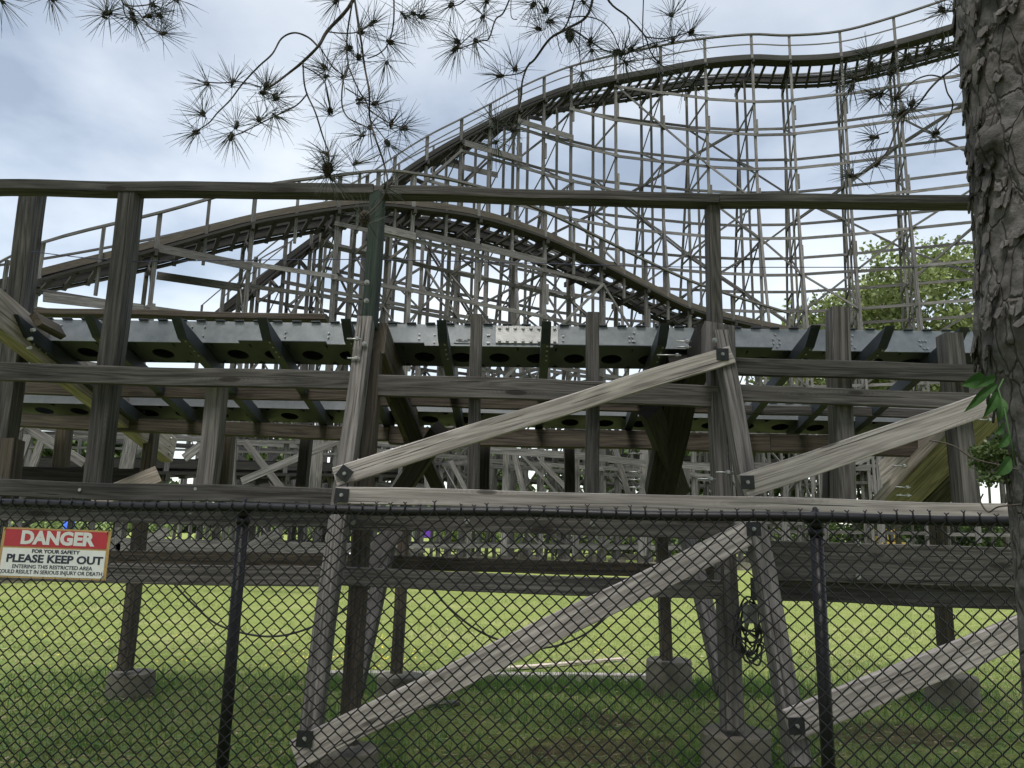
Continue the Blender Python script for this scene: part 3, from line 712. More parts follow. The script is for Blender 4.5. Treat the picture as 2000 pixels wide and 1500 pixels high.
# ------------------------------------------------------------------ distant wooden coasters
def coaster(name, label, bents, levels, wdt, rails, hrwid=.07, foot=True, batter=0, zoff=0, rowlev=None, guard=True, ledh=.165, brace_step=3, midrail=True, postw=.145, boards=(), mids=False):
    """bents: (px, py_handrail, py_track, Y) of the near post; rails: offsets of the two rails"""
    T = thing(name, label, 'roller coaster')
    near = []; hr = []; tz = []
    for (px, yh, yt, Y) in bents:
        a = P(px, yh, Y); b = P(px, yt, Y); near.append(Vector((a.x, a.y, 0))); hr.append(a.z); tz.append(b.z)
    n = len(near); nor = []
    for i in range(n):
        d = near[min(i+1, n-1)]-near[max(i-1, 0)]; d.normalize(); q_ = Vector((-d.y, d.x, 0)); 
        if q_.y < 0: q_ = -q_
        nor.append(q_)
    far = [near[i]+nor[i]*wdt for i in range(n)]
    V = lambda p, z: Vector((p.x, p.y, z))
    for i in range(n):
        d = nor[i]; tl = tz[i]
        m = MB(); m.beam(V(near[i], .1), V(near[i], hr[i]+.02), postw, postw*.8, d, 1, 0, 0)
        # spliced scabs on the post
        z = 2.2+random.random()*2
        while z < tl-2:
            m.beam(V(near[i], z)-d*.0+Vector((postw*.9, 0, 0)), V(near[i], z+.9)+Vector((postw*.9, 0, 0)), postw*.7, postw*.7, d, 1, 0, 0); z += 4.4
        m.obj('post', W_FAR, T)
        m = MB(); m.beam(V(far[i], .1), V(far[i], tl-.3), postw, postw*.8, d, 1, 0, 0); m.obj('post', W_FAR, T)
        if batter:
            zt = tl-batter[0]
            if zt > 3:
                b_ = far[i]+d*(zt*batter[1]); m = MB(); m.beam(V(b_, .1), V(far[i], zt), postw*.9, postw*.8, d, 1, 0, 0); m.obj('batter_post', W_FAR, T)
                m = MB(); k = 0
                for z in levels:
                    if z < zt-1.5:
                        e_ = far[i]+d*((zt-z)*batter[1]); m.beam(V(far[i], z), V(e_, z), .12, .05, (0, 0, 1), 1, 0, 0); k += 1
                        if k % 2: m.beam(V(far[i], z+2), V(e_, z), .10, .05, (1, 0, 0), 1, 0, 0)
                if k: m.obj('cross_brace', W_FAR, T)
        if batter and tl > 9 and not mids:
            m = MB(); mid = near[i].lerp(far[i], .5); m.beam(V(mid, .1), V(mid, tl-.5), postw*.8, postw*.8, d, 1, 0, 0); m.obj('post', W_FAR, T)
            zt = tl-9.5
            if zt > 2:
                b_ = near[i]-d*(zt*.13); m = MB(); m.beam(V(b_, .1), V(near[i], zt), postw*.9, postw*.8, d, 1, 0, 0); m.obj('batter_post', W_FAR, T)
        # transverse x braces in the bent
        m = MB(); c_ = 0
        lv = [z for z in levels if z < tl-.8]
        for k in range(0, len(lv)-1):
            zt_, zb_ = lv[k], lv[k+1]
            if (k+i) % 2: m.beam(V(near[i], zb_), V(far[i], zt_), .11, .05, (1, 0, 0), 1, 0, 0)
            else: m.beam(V(far[i], zb_), V(near[i], zt_), .11, .05, (1, 0, 0), 1, 0, 0)
            c_ += 1
        for z in lv[::2]: m.beam(V(near[i], z-.1), V(far[i], z-.1), .13, .05, (1, 0, 0), 1, 0, 0); c_ += 1
        if c_: m.obj('cross_brace', W_FAR, T)
        # track support: cap and knee
        m = MB(); m.beam(V(near[i]-d*.3, tl-.42), V(far[i]+d*.3, tl-.42), .24, .1, (1, 0, 0), 1, 0, 0)
        m.beam(V(near[i], tl-1.5), V(near[i].lerp(far[i], .5), tl-.5), .2, .1, (1, 0, 0), 1, 0, 0); m.obj('cap_beam', W_FARD, T)
        if foot:
            for p in (near[i], far[i]):
                m = MB(); m.beam(V(p, -.1), V(p, .35), .6, .6, d, 1, .02, 0); m.obj('footing', CONC, T)
    # smooth curves along the bents
    def crv(off, zs, dz, sub=5):
        o_ = []
        pts = [V(near[i]+nor[i]*off, zs[i]+dz) for i in range(n)]
        for i in range(n-1):
            p0 = pts[max(i-1, 0)]; p1 = pts[i]; p2 = pts[i+1]; p3 = pts[min(i+2, n-1)]
            for k in range(sub):
                t_ = k/sub; o_.append(.5*((2*p1)+(-p0+p2)*t_+(2*p0-5*p1+4*p2-p3)*t_*t_+(-p0+3*p1-3*p2+p3)*t_**3))
        o_.append(pts[-1]); return o_
    def ribbon(pts, h, th, nm, mat):
        m = MB(); us = [0]; rs = []
        for i, p in enumerate(pts):
            d = pts[min(i+1, len(pts)-1)]-pts[max(i-1, 0)]; d.z = 0; d.normalize(); s_ = Vector((-d.y, d.x, 0))
            rs.append([p+s_*(-th/2)+Vector((0, 0, -h/2)), p+s_*(th/2)+Vector((0, 0, -h/2)), p+s_*(th/2)+Vector((0, 0, h/2)), p+s_*(-th/2)+Vector((0, 0, h/2))])
            if i: us.append(us[-1]+(p-pts[i-1]).length)
        m.rings(rs, us, [0, th, th+h, 2*th+h, 2*th+2*h], random.randint(0, 900)*7.0); return m.obj(nm, mat, T)
    if mids:
        for i in range(n-1):
            c_ = near[i].lerp(near[i+1], .5); m = MB(); m.beam(V(c_, (tz[i]+tz[i+1])/2-1.3), V(c_, (hr[i]+hr[i+1])/2), .10, .10, nor[i], 1, 0, 0); m.obj('guard_post', W_FAR, T)
    ribbon(crv(-.05, hr, .0), .09, .14, 'handrail', W_FAR)
    if midrail: ribbon(crv(-.05, [a*.5+b*.5 for a, b in zip(hr, tz)], .05), .07, .04, 'handrail', W_FAR)
    ribbon(crv(wdt+.1, tz, 1.0), .08, .10, 'handrail', W_FAR)
    for i in range(n):
        m = MB(); m.beam(V(far[i]+nor[i]*.1, tz[i]-.4), V(far[i]+nor[i]*.1, tz[i]+1.0), .09, .09, nor[i], 1, 0, 0); m.obj('guard_post', W_FAR, T)
    for ri, off in enumerate(rails):
        ribbon(crv(off, tz, -.12), .30, .26, 'track_rail', W_FARD); ribbon(crv(off, tz, .10), .12, .34, 'track_rail', W_FARB if ri == 0 and mids else W_FARD)
    ribbon(crv(-.02, tz, -.02), .26, .07, 'fascia_board', W_FARB if mids else W_FARD)
    ribbon(crv(.02, tz, -.30), .10, .5, 'walkway', W_FARD); ribbon(crv(rails[1]+.35, tz, -.30), .06, .35, 'walkway', W_FARD)
    # ties, one by one
    c1 = crv(rails[0]-.35, tz, -.33, 40); c2 = crv(rails[1]+.5, tz, -.33, 40); acc = 0; cnt = 0; rest = MB()
    for i in range(1, len(c1)):
        acc += (c1[i]-c1[i-1]).length
        if acc > .62:
            acc = 0; vis = pix(c1[i]); m = MB() if cnt < 95 and vis and -40 < vis[0] < 1950 else rest
            m.beam(c1[i], c2[i], .10, .14, (1, 0, 0), 1, 0, 0)
            if m is not rest: m.obj('tie', W_FARD, T); cnt += 1
    if rest.v: tag(rest.obj('ties', W_FARD, T), kind='stuff')
    # ledgers: one run per level and row
    for row, base in ((0, -.10), (1, wdt-.10)):
        for li, z in enumerate(levels):
            m = MB()
            for i in range(n-1):
                if min(tz[i], tz[i+1])-.55 < z: continue
                jit = random.uniform(-.04, .04)
                a = V(near[i]+nor[i]*base, z+jit); b_ = V(near[i+1]+nor[i+1]*base, z+jit*.6); e_ = (b_-a).normalized()*.12
                m.beam(a-e_, b_+e_, ledh, .05, nor[i], 1, 0, 0)
            if m.v: m.obj('ledger', W_FAR, T)
    # long diagonals
    for row, base in ((0, -.16), (1, wdt-.16), (1, wdt+.12)):
        st = 0
        for i0 in range(-1, n-1, 2):
            for k in range(0, len(levels)-2, 3 if row == 0 else 2):
                flip = (i0//2+k//2+row) % 2 == 0
                ia, ib = max(0, i0), min(n-1, i0+brace_step)
                if ib-ia < 2: continue
                zt_ = levels[k]; zb_ = levels[min(k+3, len(levels)-1)]
                if flip: pa, pb = (ia, zt_), (ib, zb_)
                else: pa, pb = (ia, zb_), (ib, zt_)
                if tz[pa[0]]-.5 < pa[1] or tz[pb[0]]-.5 < pb[1]: continue
                m = MB()
                pts = []
                for i in range(ia, ib+1):
                    z = pa[1]+(pb[1]-pa[1])*(i-ia)/(ib-ia); pts.append(V(near[i]+nor[i]*base, z))
                for i in range(len(pts)-1): m.beam(pts[i], pts[i+1], .12, .045, nor[ia], 1, 0, 0)
                if random.random() < .5: m.obj('diagonal_brace', W_FAR, T)
    for (px0, py0, px1, py1, Y0, Y1, h) in boards:
        m = MB(); m.beam(P(px0, py0, Y0), P(px1, py1, Y1), h, .05, (0, 1, 0), 1, 0, 0); m.obj('board', W_FAR, T)
    return T
levA = [27.2-2.18*k for k in range(12)]
A_b = [(437, 560, 606, 30.5), (500, 503, 558, 31.2), (560, 455, 508, 32.0), (612, 412, 468, 32.6), (665, 372, 428, 33.2), (718, 342, 388, 33.9), (772, 305, 348, 34.6), (835, 266, 305, 35.5), (902, 232, 266, 36.5), (958, 203, 236, 37.3),
       (1015, 172, 206, 38.1), (1063, 150, 186, 38.9), (1116, 130, 168, 39.8), (1202, 108, 150, 40.9), (1290, 90, 134, 41.5), (1376, 76, 118, 42.0), (1467, 68, 110, 42.2), (1541, 70, 112, 42.0), (1640, 62, 106, 41.2), (1745, 34, 82, 40.2), (1882, -12, 42, 38.9), (2050, -70, -12, 37.0)]
coaster('coaster_hill', 'tall grey timber coaster hill curving high across the sky at right', A_b, levA, 3.3, (.45, 2.35), batter=(4.5, .22),
        boards=((1012, 236, 1120, 269, 37.9, 39.6, .32), (905, 278, 1020, 312, 36.3, 38.0, .32), (855, 315, 972, 342, 38.6, 40.2, .32)))
levB = [12.75-2.1*k for k in range(6)]+[1.0]
B_b = [(-60, 545, 570, 21.2), (84, 474, 532, 22.8), (313, 416, 474, 24.6), (500, 366, 424, 26.0), (665, 343, 396, 27.2), (740, 335, 390, 28.0), (810, 340, 396, 28.7), (936, 366, 415, 30.3), (1065, 415, 456, 32.0), (1174, 467, 508, 33.8), (1261, 510, 553, 35.0), (1345, 548, 594, 36.0), (1430, 578, 618, 37.0), (1540, 612, 642, 38.0)]
coaster('coaster_hill', 'lower grey timber coaster hill with its crest left of centre, in front of the tall one', B_b, levB, 2.6, (.4, 1.9), batter=(3, .16), brace_step=2, midrail=False, mids=True,
        boards=((742, 445, 812, 462, 27.9, 28.6, .30), (812, 456, 940, 484, 28.6, 30.2, .30), (940, 482, 1066, 512, 30.2, 31.9, .30), (84, 580, 280, 603, 22.6, 24.4, .30), (306, 538, 470, 562, 27, 28, .3), (306, 484, 492, 521, 24.4, 25.8, .28)))
# extra guard posts along the mid hill's handrail are part of it: separate low deck behind
C_b = [(-80, 850, 905, 20.0), (60, 852, 902, 21.0), (200, 855, 903, 22.2), (330, 858, 905, 23.5), (455, 862, 908, 24.8), (560, 864, 910, 26), (655, 868, 912, 27.2), (740, 870, 914, 28.4), (830, 873, 916, 29.6)]
coaster('coaster_track', 'low level run of dark wooden coaster track seen under the steel track at left', C_b, [3.2, 1.9, .8], 2.2, (.3, 1.7), foot=True, brace_step=2, midrail=True,
        boards=((472, 940, 676, 854, 18, 18, .17), (452, 832, 448, 962, 18.2, 18.2, .27), (440, 836, 790, 856, 19, 19, .34), (478, 862, 556, 962, 18.6, 18.6, .16), (620, 855, 612, 962, 18.4, 18.4, .33), (668, 860, 664, 950, 18.2, 18.2, .2), (20, 848, 62, 812, 17, 17, .2), (40, 805, 28, 912, 17.2, 17.2, .2), (42, 828, 165, 905, 17.4, 17.4, .2), (56, 850, 34, 910, 18, 18, .18), (85, 850, 62, 915, 18, 18, .18), (360, 895, 392, 870, 18, 18, .2), (258, 850, 246, 918, 18.4, 18.4, .33), (232, 1030, 228, 1085, 18, 18, .16), (228, 1072, 330, 1038, 18, 18, .2), (480, 1072, 545, 1040, 18, 18, .22), (210, 1062, 640, 1072, 19, 19, .3)))
D_b = [(820, 868, 905, 44), (930, 866, 902, 45), (1030, 862, 898, 46), (1130, 858, 894, 47), (1230, 856, 892, 48), (1330, 858, 894, 48), (1440, 860, 898, 47), (1560, 862, 902, 45), (1680, 866, 908, 42.5), (1800, 868, 914, 40), (1960, 872, 920, 37)]
coaster('coaster_track', 'far low wooden coaster trestle glimpsed through the posts at lower right', D_b, [6.0, 4.6, 3.2, 1.9, .8], 2.4, (.3, 1.7), foot=True, brace_step=2, midrail=True, batter=(1.5, .3),
        boards=((958, 879, 1160, 892, 24, 24, .22), (1165, 893, 1262, 906, 24, 24, .22), (1300, 907, 1392, 913, 24, 24, .22), (1440, 908, 1700, 914, 26, 26, .2), (1126, 850, 1124, 1085, 24.3, 24.3, .2), (1258, 862, 1254, 1085, 24.3, 24.3, .26), (989, 856, 984, 1085, 24.3, 24.3, .2), (997, 858, 1024, 968, 24.6, 24.6, .18), (1198, 862, 1228, 968, 24.6, 24.6, .18), (1342, 912, 1340, 1085, 24.4, 24.4, .18), (1055, 900, 1120, 968, 25, 25, .15), (880, 900, 915, 968, 25, 25, .15), (835, 905, 838, 968, 24, 24, .24), (1400, 880, 1480, 968, 27, 27, .2), (1536, 920, 1530, 1080, 24, 24, .16), (1608, 910, 1612, 1060, 24, 24, .2), (1716, 890, 1724, 1060, 26, 26, .18), (1662, 912, 1720, 880, 26, 26, .16), (1735, 890, 1785, 930, 26, 26, .16), (1900, 915, 1912, 1060, 22, 22, .16)))
# ------------------------------------------------------------------ trees beyond
def leafcloud(blobs, n, size, sq=.7):
    bs = np.array(blobs); wts = bs[:, 3]**3; wts /= wts.sum(); pick = rng.choice(len(bs), n, p=wts)
    u = rng.normal(size=(n, 3)); u /= np.linalg.norm(u, axis=1)[:, None]; r = rng.random(n)**.45
    c = bs[pick, :3]+u*(bs[pick, 3]*r)[:, None]*np.array([1, 1, .8])
    a = rng.normal(size=(n, 3)); a /= np.linalg.norm(a, axis=1)[:, None]; b_ = np.cross(a, rng.normal(size=(n, 3))); b_ /= np.linalg.norm(b_, axis=1)[:, None]
    s = size*(.6+.8*rng.random(n))[:, None]
    v = np.stack([c-a*s, c-b_*s*sq, c+a*s, c+b_*s*sq], 1); return v.reshape(-1, 3)
def limbs(h, spread, seed, nl=9, r0=.22):
    random.seed(seed); m = MB(); top = Vector((random.uniform(-.5, .5), 0, h*.86)); ends = []
    m.tube([Vector((0, 0, 0)), Vector((.1, 0, h*.3)), Vector((-.1, .1, h*.6)), top], [r0, r0*.8, r0*.5, .04], 8)
    for i in range(nl):
        z = h*(.28+.55*i/nl); a = i*2.4+random.random(); l = spread*(1.05-.55*i/nl)*random.uniform(.8, 1.15)
        p1 = Vector((math.cos(a)*l*.5, math.sin(a)*l*.5, z+l*.25)); p2 = Vector((math.cos(a)*l, math.sin(a)*l, z+l*.55))
        m.tube([Vector((0, 0, z)), p1, p2], [r0*.35, r0*.2, .02], 6); ends += [p2, p1]
        for s in (-1, 1):
            q_ = p1+Vector((math.cos(a+s*.8)*l*.45, math.sin(a+s*.8)*l*.45, l*.35)); m.tube([p1, q_], [r0*.15, .015], 5); ends.append(q_)
    ends.append(top); return m, ends
BARKF = flat('grey_bark', (.09, .075, .06), .9, nz=.3, sc=6)
def tree(x, y, h, spread, seed, lab, mat, n=5000, size=.28, group=None, blob=.2):
    random.seed(seed)
    h *= 1.0
    T = thing('broadleaf_tree', lab, 'tree', group=group); T.location = (x, y, 0)
    m, ends = limbs(h, spread, seed); m.obj('trunk', BARKF, T)
    bl = [(e_.x, e_.y, e_.z, h*blob*random.uniform(.45, 1.0)*.6) for e_ in ends]
    for e_ in ends:
        for _ in range(2): bl.append((e_.x+random.gauss(0, h*.06), e_.y+random.gauss(0, h*.06), e_.z+random.gauss(0, h*.05), h*blob*random.uniform(.2, .5)*.6))
    np_obj('crown', leafcloud(bl, n, size), 4, mat, T); return T
def at_ground(px, Y): p = P(px, 1000, Y); return p.x
TREES = [(1600, 62, 21.5, 8.5, 'bright green maple behind the coaster, its lower top left of the taller ones', LEAF_A), (1750, 58, 24.5, 7, 'tall bright green maple in the middle behind the coaster at right', LEAF_A), (1865, 60, 27.5, 8, 'tallest bright green maple next to the pine trunk', LEAF_A), (1960, 56, 21, 6, 'bright green maple half hidden behind the pine trunk', LEAF_A)]
for i, (px, Y, h, s, lab, mt) in enumerate(TREES):
    tree(at_ground(px, Y), Y, h, s, 11+i, lab, mt, 12000, .19, 'maples behind the coaster', .19)
FT = [(225, 70, 11, 4, 'small round green tree glimpsed under the track at far left'), (495, 75, 13, 5, 'green tree between the two pale posts at lower left'), (550, 78, 11, 4, 'smaller green tree right of the lower left one'), (60, 66, 9, 4, 'thin pale tree at the far left edge'),
      (860, 72, 12, 5, 'loose dark tree behind the middle trestle'), (960, 80, 10.5, 4, 'small dark tree right of the middle one'), (1150, 85, 12, 5, 'dark tree beyond the hill supports near centre'), (1260, 70, 11.5, 5, 'dark tree just right of centre beyond the trestle'), (1350, 75, 12, 5.5, 'dark tree behind the thick slanting brace'), (1440, 70, 12, 5, 'dark tree behind the cracked prop'),
      (1530, 66, 12.5, 6, 'dark tree left of the maples'), (1680, 72, 13, 6, 'dark tree under the first maple'), (1810, 70, 13, 6, 'dark tree under the tall maples')]
for i, (px, Y, h, s, lab) in enumerate(FT):
    tree(at_ground(px, Y), Y, h, s, 31+i, lab, LEAF_B, 4200, .30, 'trees beyond the low trestle', .24)
# hedge of scrub beyond the footings
def bush(px0, px1, Y, h, lab, n, mat):
    x0, x1 = at_ground(px0, Y), at_ground(px1, Y); bl = [(x0+(x1-x0)*random.random(), Y+random.uniform(-1.2, 1.2), h*random.uniform(.15, .75), h*random.uniform(.25, .5)) for _ in range(26)]
    tag(np_obj('bush', leafcloud(bl, n, .12), 4, mat), lab, 'bush', 'scrub beyond the footings')
LEAF_C = leafmat('scrub_leaves', (.09, .14, .04), (.24, .32, .11), .35, .6)
bush(855, 1000, 58, 2.2, 'pale green scrub beyond the leftmost concrete footings', 7000, LEAF_C); bush(1000, 1180, 60, 2.6, 'pale green scrub beyond the middle footings', 8000, LEAF_C); bush(1170, 1330, 57, 3.0, 'pale green scrub beyond the rightmost footings', 8000, LEAF_C)
bush(-40, 330, 64, 3.0, 'dark scrub beyond the pale pavement at far left', 7000, LEAF_C); bush(330, 640, 66, 2.6, 'dark scrub beyond the pale pavement left of the leaning prop', 7000, LEAF_C); bush(1330, 1960, 60, 3.6, 'dark scrub behind the vehicles at right', 16000, LEAF_B)
# far wood closing the horizon
bl = [(x, 150+random.uniform(-12, 12), random.uniform(1, 6), random.uniform(3, 6.0)) for x in range(-150, 151, 3)]
tag(np_obj('far_wood', leafcloud(bl, 34000, .8), 4, LEAF_B), kind='stuff')
# bits beyond: tank, banner, van
def boxy(m, x, y, z, sx, sy, sz, ch=.03):
    m.beam(Vector((x-sx/2, y, z+sz/2)), Vector((x+sx/2, y, z+sz/2)), sz, sy, (0, 1, 0), 1, ch, 0)
def vehicle(px, Y, col, lab, ct, nm, Lv=5.2, Hv=2.3):
    T = thing(nm, lab, ct); x = at_ground(px, Y)
    m = MB(); boxy(m, x, Y, .45, Lv, 1.9, .9, .08); boxy(m, x-.25, Y, 1.35, Lv*.82, 1.8, Hv-1.35, .15); m.obj('body', flat(nm+'_paint', col, .35, nz=.05), T)
    gm = flat(nm+'_glass', (.03, .05, .06), .1)
    for k in range(3):
        m = MB(); boxy(m, x-Lv*.32+k*Lv*.26, Y-.905, 1.45, Lv*.2, .03, .55, .01); m.obj('window', gm, T)
    for k in (-.32, .32):
        m = MB(); c = Vector((x+Lv*k, Y-.8, .36)); m.tube([c-Vector((0, .12, 0)), c+Vector((0, .12, 0))], .36, 18, False); w_ = m.obj('wheel', BLACK, T)
        m = MB(); m.tube([c-Vector((0, .14, 0)), c-Vector((0, .12, 0))], .2, 14, False); m.obj('hubcap', GALVS, w_)
vehicle(1729, 60, (.62, .42, .12), 'yellow and white truck glimpsed between posts at right', 'truck', 'truck', 1.9, 2.3)
vehicle(1806, 62, (.7, .72, .72), 'white van glimpsed right of the yellow truck', 'van', 'van', 2.3, 2.1)
T = thing('blue_tank', 'small bright blue upright tank above the danger sign', 'tank'); x = at_ground(138, 30); m = MB()
m.tube([Vector((x, 30, 0)), Vector((x, 30, 2.15))], .19, 16, True); m.obj('barrel', flat('blue_plastic', (.02, .09, .5), .4), T); m = MB(); m.tube([Vector((x, 30, 2.15)), Vector((x, 30, 2.2)), Vector((x, 30, 2.3))], [.21, .21, .05], 16, True); m.obj('lid', flat('blue_lid', (.015, .06, .35), .4), T)
m = MB(); x = at_ground(833, 50); m.beam(Vector((x-.42, 50, 1.35)), Vector((x+.42, 50, 1.35)), .55, .08, (0, 1, 0), 1, .01, 0)
for s in (-.35, .35): m.beam(Vector((x+s, 50.08, 0)), Vector((x+s, 50.08, 1.5)), .06, .06, (0, 1, 0), 1, 0, 0)
tag(m.obj('banner', flat('purple_vinyl', (.11, .03, .33), .5)), 'small purple banner on posts beyond the trestle', 'banner')
# long low building behind the scrub
T = thing('building', 'long low grey building beyond the scrub in the middle', 'building'); x0, x1 = at_ground(840, 75), at_ground(1240, 75)
m = MB(); boxy(m, (x0+x1)/2, 78, 0, x1-x0, 6, 2.5, .02); m.obj('wall', flat('dark_wall', (.09, .095, .11), .8), T)
m = MB(); boxy(m, (x0+x1)/2, 78, 2.5, x1-x0+.8, 7, .3, .02); m.obj('roof', flat('roof_metal', (.16, .16, .17), .6), T)
for k in range(7): m = MB(); boxy(m, x0+1.6+k*(x1-x0-3)/6, 74.98, .9, 1.5, .06, 1.0, .01); m.obj('window', flat('window_glass', (.2, .22, .26), .2), T)
# ------------------------------------------------------------------ pine tree: trunk, limbs, needles, crown overhead
PT = thing('pine_tree', 'big pine with scaly grey bark at right edge, needled branches hanging across the top', 'tree')
def bark():
    m, t, b = newmat('pine_bark'); q = NT(t); g_ = q.n('ShaderNodeTexCoord').outputs['Object']
    mp = q.n('ShaderNodeMapping'); t.links.new(g_, mp.inputs[0]); mp.inputs['Scale'].default_value = (1, 1, .40)
    ds = q.n('ShaderNodeVectorMath', operation='ADD'); nz = q.n('ShaderNodeTexNoise'); t.links.new(mp.outputs[0], nz.inputs['Vector']); nz.inputs['Scale'].default_value = 9; nz.inputs['Detail'].default_value = 4
    sc_ = q.n('ShaderNodeVectorMath', operation='SCALE'); t.links.new(nz.outputs['Color'], sc_.inputs[0]); sc_.inputs['Scale'].default_value = .09
    t.links.new(mp.outputs[0], ds.inputs[0]); t.links.new(sc_.outputs[0], ds.inputs[1])
    vo = q.n('ShaderNodeTexVoronoi', feature='DISTANCE_TO_EDGE'); t.links.new(ds.outputs[0], vo.inputs['Vector']); vo.inputs['Scale'].default_value = 18
    v2 = q.n('ShaderNodeTexVoronoi'); t.links.new(ds.outputs[0], v2.inputs['Vector']); v2.inputs['Scale'].default_value = 18
    n2 = q.noise(g_, 30, 6, .65); n3 = q.noise(g_, 4, 4, .6)
    sp2 = q.n('ShaderNodeSeparateColor'); t.links.new(v2.outputs['Color'], sp2.inputs[0])
    c = q.mix(q.mr(n2, .3, .7), (.034, .032, .031), (.115, .11, .108)); c = q.mix(q.m('MULTIPLY', sp2.outputs[0], .5), c, (.085, .07, .062))
    c = q.mix(q.mr(n3, .45, .65, 0, .75), c, (.022, .02, .019))
    c = q.mix(q.mr(vo.outputs['Distance'], .0, .04, .85, 0), c, (.02, .016, .013))
    t.links.new(c, b.inputs['Base Color']); b.inputs['Roughness'].default_value = .9
    h = q.m('ADD', q.mr(vo.outputs['Distance'], 0, .06), q.m('MULTIPLY', n2, .9)); t.links.new(q.bump(h, .008, 1.0), b.inputs['Normal']); return m
BARK = bark(); TY = 2.1
ctl = [(-2200, 1990, 120), (-700, 2030, 168), (-300, 2040, 172), (0, 2050, 178), (100, 2056, 176), (200, 2066, 174), (300, 2076, 178), (380, 2080, 172), (500, 2088, 172), (620, 2086, 180), (680, 2092, 176), (760, 2112, 166), (850, 2128, 165), (1000, 2143, 165), (1200, 2160, 164), (1500, 2185, 170), (1900, 2220, 190), (2450, 2260, 230)]
ax_pts = []
for (y, x, r_) in ctl:
    p = P(x+30, y, TY); d = (p-EYE).dot(_fwd); ax_pts.append((p, r_*d/F))
ax_pts.sort(key=lambda q_: q_[0].z)
zs = [q_[0].z for q_ in ax_pts]
def trunk_at(z):
    x = np.interp(z, zs, [q_[0].x for q_ in ax_pts]); y = np.interp(z, zs, [q_[0].y for q_ in ax_pts]); r_ = np.interp(z, zs, [q_[1] for q_ in ax_pts]); return x, y, r_
burl = P(1895, 290, TY-.05); knot = P(1982, 208, TY-.22); scar = P(1930, 720, TY-.1)
m = MB(); nr, nz_ = 300, 560; z0, z1 = -.05, 4.4; rs = []; us = []
def bark_disp(p):
    w_ = Vector((mn.noise(p*7), mn.noise(p*7+Vector((9, 0, 0))), mn.noise(p*7+Vector((0, 9, 0)))))*.05
    q_ = Vector((p.x, p.y, p.z*.40))+w_
    d_, _p = mn.voronoi(q_*18); e_ = min((d_[1]-d_[0])*2.4, 1.0)
    # plates lift at their lower edge
    tilt = (q_*18).z-_p[0].z
    return .0065*e_**.35+.005*e_*max(-1, min(1, -tilt*1.6))+.007*mn.noise(p*3.5)+.004*mn.noise(p*24)+.002*mn.noise(p*60)
for i in range(nz_+1):
    z = z0+(z1-z0)*i/nz_; x, y, r_ = trunk_at(z); ring = []
    for j in range(nr):
        a = 2*math.pi*j/nr; dirv = Vector((math.cos(a), math.sin(a), 0)); p = Vector((x, y, z))+dirv*r_
        vis = dirv.y < .35 and dirv.x < .6 and z > .9
        d = bark_disp(p) if vis else .01
        if vis:
            db = (p-burl); k = math.exp(-((db.x/.05)**2+(db.y/.16)**2+(db.z/.075)**2)*.8); d += .05*k+.035*k*mn.noise(p*45)
            dk = (p-knot); rr = math.hypot(dk.x, dk.z*.8)
            if dirv.y < 0: d += .034*math.exp(-((rr-.06)/.014)**2)-.05*math.exp(-(rr/.04)**2)
        ring.append(p+dirv*d)
    rs.append(ring); us.append(z)
m.rings(rs, us, [j/nr for j in range(nr+1)], 0, True, True); TRK = m
# trunk above the frame
m = MB(); pts = []; rr = []
for z in (4.38, 5.5, 7, 9, 11.5, 14): x, y, r_ = trunk_at(min(z, zs[-1])); pts.append(Vector((x-(z-4.4)*.03, y, z))); rr.append(.26*(1-(z-4.4)/14))
m.tube(pts, rr, 20); m.obj('upper_trunk', BARK, PT)
# loose bark flakes along the visible edge, part of the trunk
m = TRK
for i in range(190):
    z = random.uniform(1.8, 4.0); a = random.uniform(math.pi*.75, math.pi*1.45); x, y, r_ = trunk_at(z); dirv = Vector((math.cos(a), math.sin(a), 0)); c = Vector((x, y, z))+dirv*(r_+.014)
    tn = Vector((-dirv.y, dirv.x, 0)); w_ = random.uniform(.007, .024); h = random.uniform(.012, .045); k = random.uniform(.004, .014)
    tp = [c+tn*w_*random.uniform(-1, -.6)+Vector((0, 0, h)), c+tn*w_*random.uniform(.6, 1)+Vector((0, 0, h*.8)), c+tn*w_*random.uniform(.5, .9)-Vector((0, 0, h*.6))+dirv*k, c-Vector((0, 0, h))+dirv*k, c-tn*w_*random.uniform(.6, 1)-Vector((0, 0, h*.5))+dirv*k]
    m.quad(tp); m.quad([p-dirv*.006 for p in reversed(tp)])
    for j in range(5): q_ = (j+1) % 5; m.quad([tp[q_], tp[j], tp[j]-dirv*.006, tp[q_]-dirv*.006])
m.obj('trunk', BARK, PT)
# branches
TWIG = flat('twig_bark', (.045, .036, .03), .9, nz=.3, sc=40)
def smooth(pts, n=5):
    o_ = []
    for i in range(len(pts)-1):
        p0 = pts[max(i-1, 0)]; p1 = pts[i]; p2 = pts[i+1]; p3 = pts[min(i+2, len(pts)-1)]
        for k in range(n):
            t_ = k/n; o_.append(.5*((2*p1)+(-p0+p2)*t_+(2*p0-5*p1+4*p2-p3)*t_*t_+(-p0+3*p1-3*p2+p3)*t_**3))
    o_.append(pts[-1]); return o_
def branch(pts, r0, r1, Y=3.5, dY=0.0, parent=None):
    r0 *= .82; P_ = [P(x, y, Y+dY*i/max(1, len(pts)-1)+.04*math.sin(i*1.7+x)) for i, (x, y) in enumerate(pts)]
    s_ = smooth(P_); n = len(s_); rr = [(r0+(r1-r0)*i/(n-1))*(1+.12*mn.noise(s_[i]*30)) for i in range(n)]
    m = MB(); m.tube(s_, rr, 7); return m.obj('branch', TWIG, parent or PT), s_
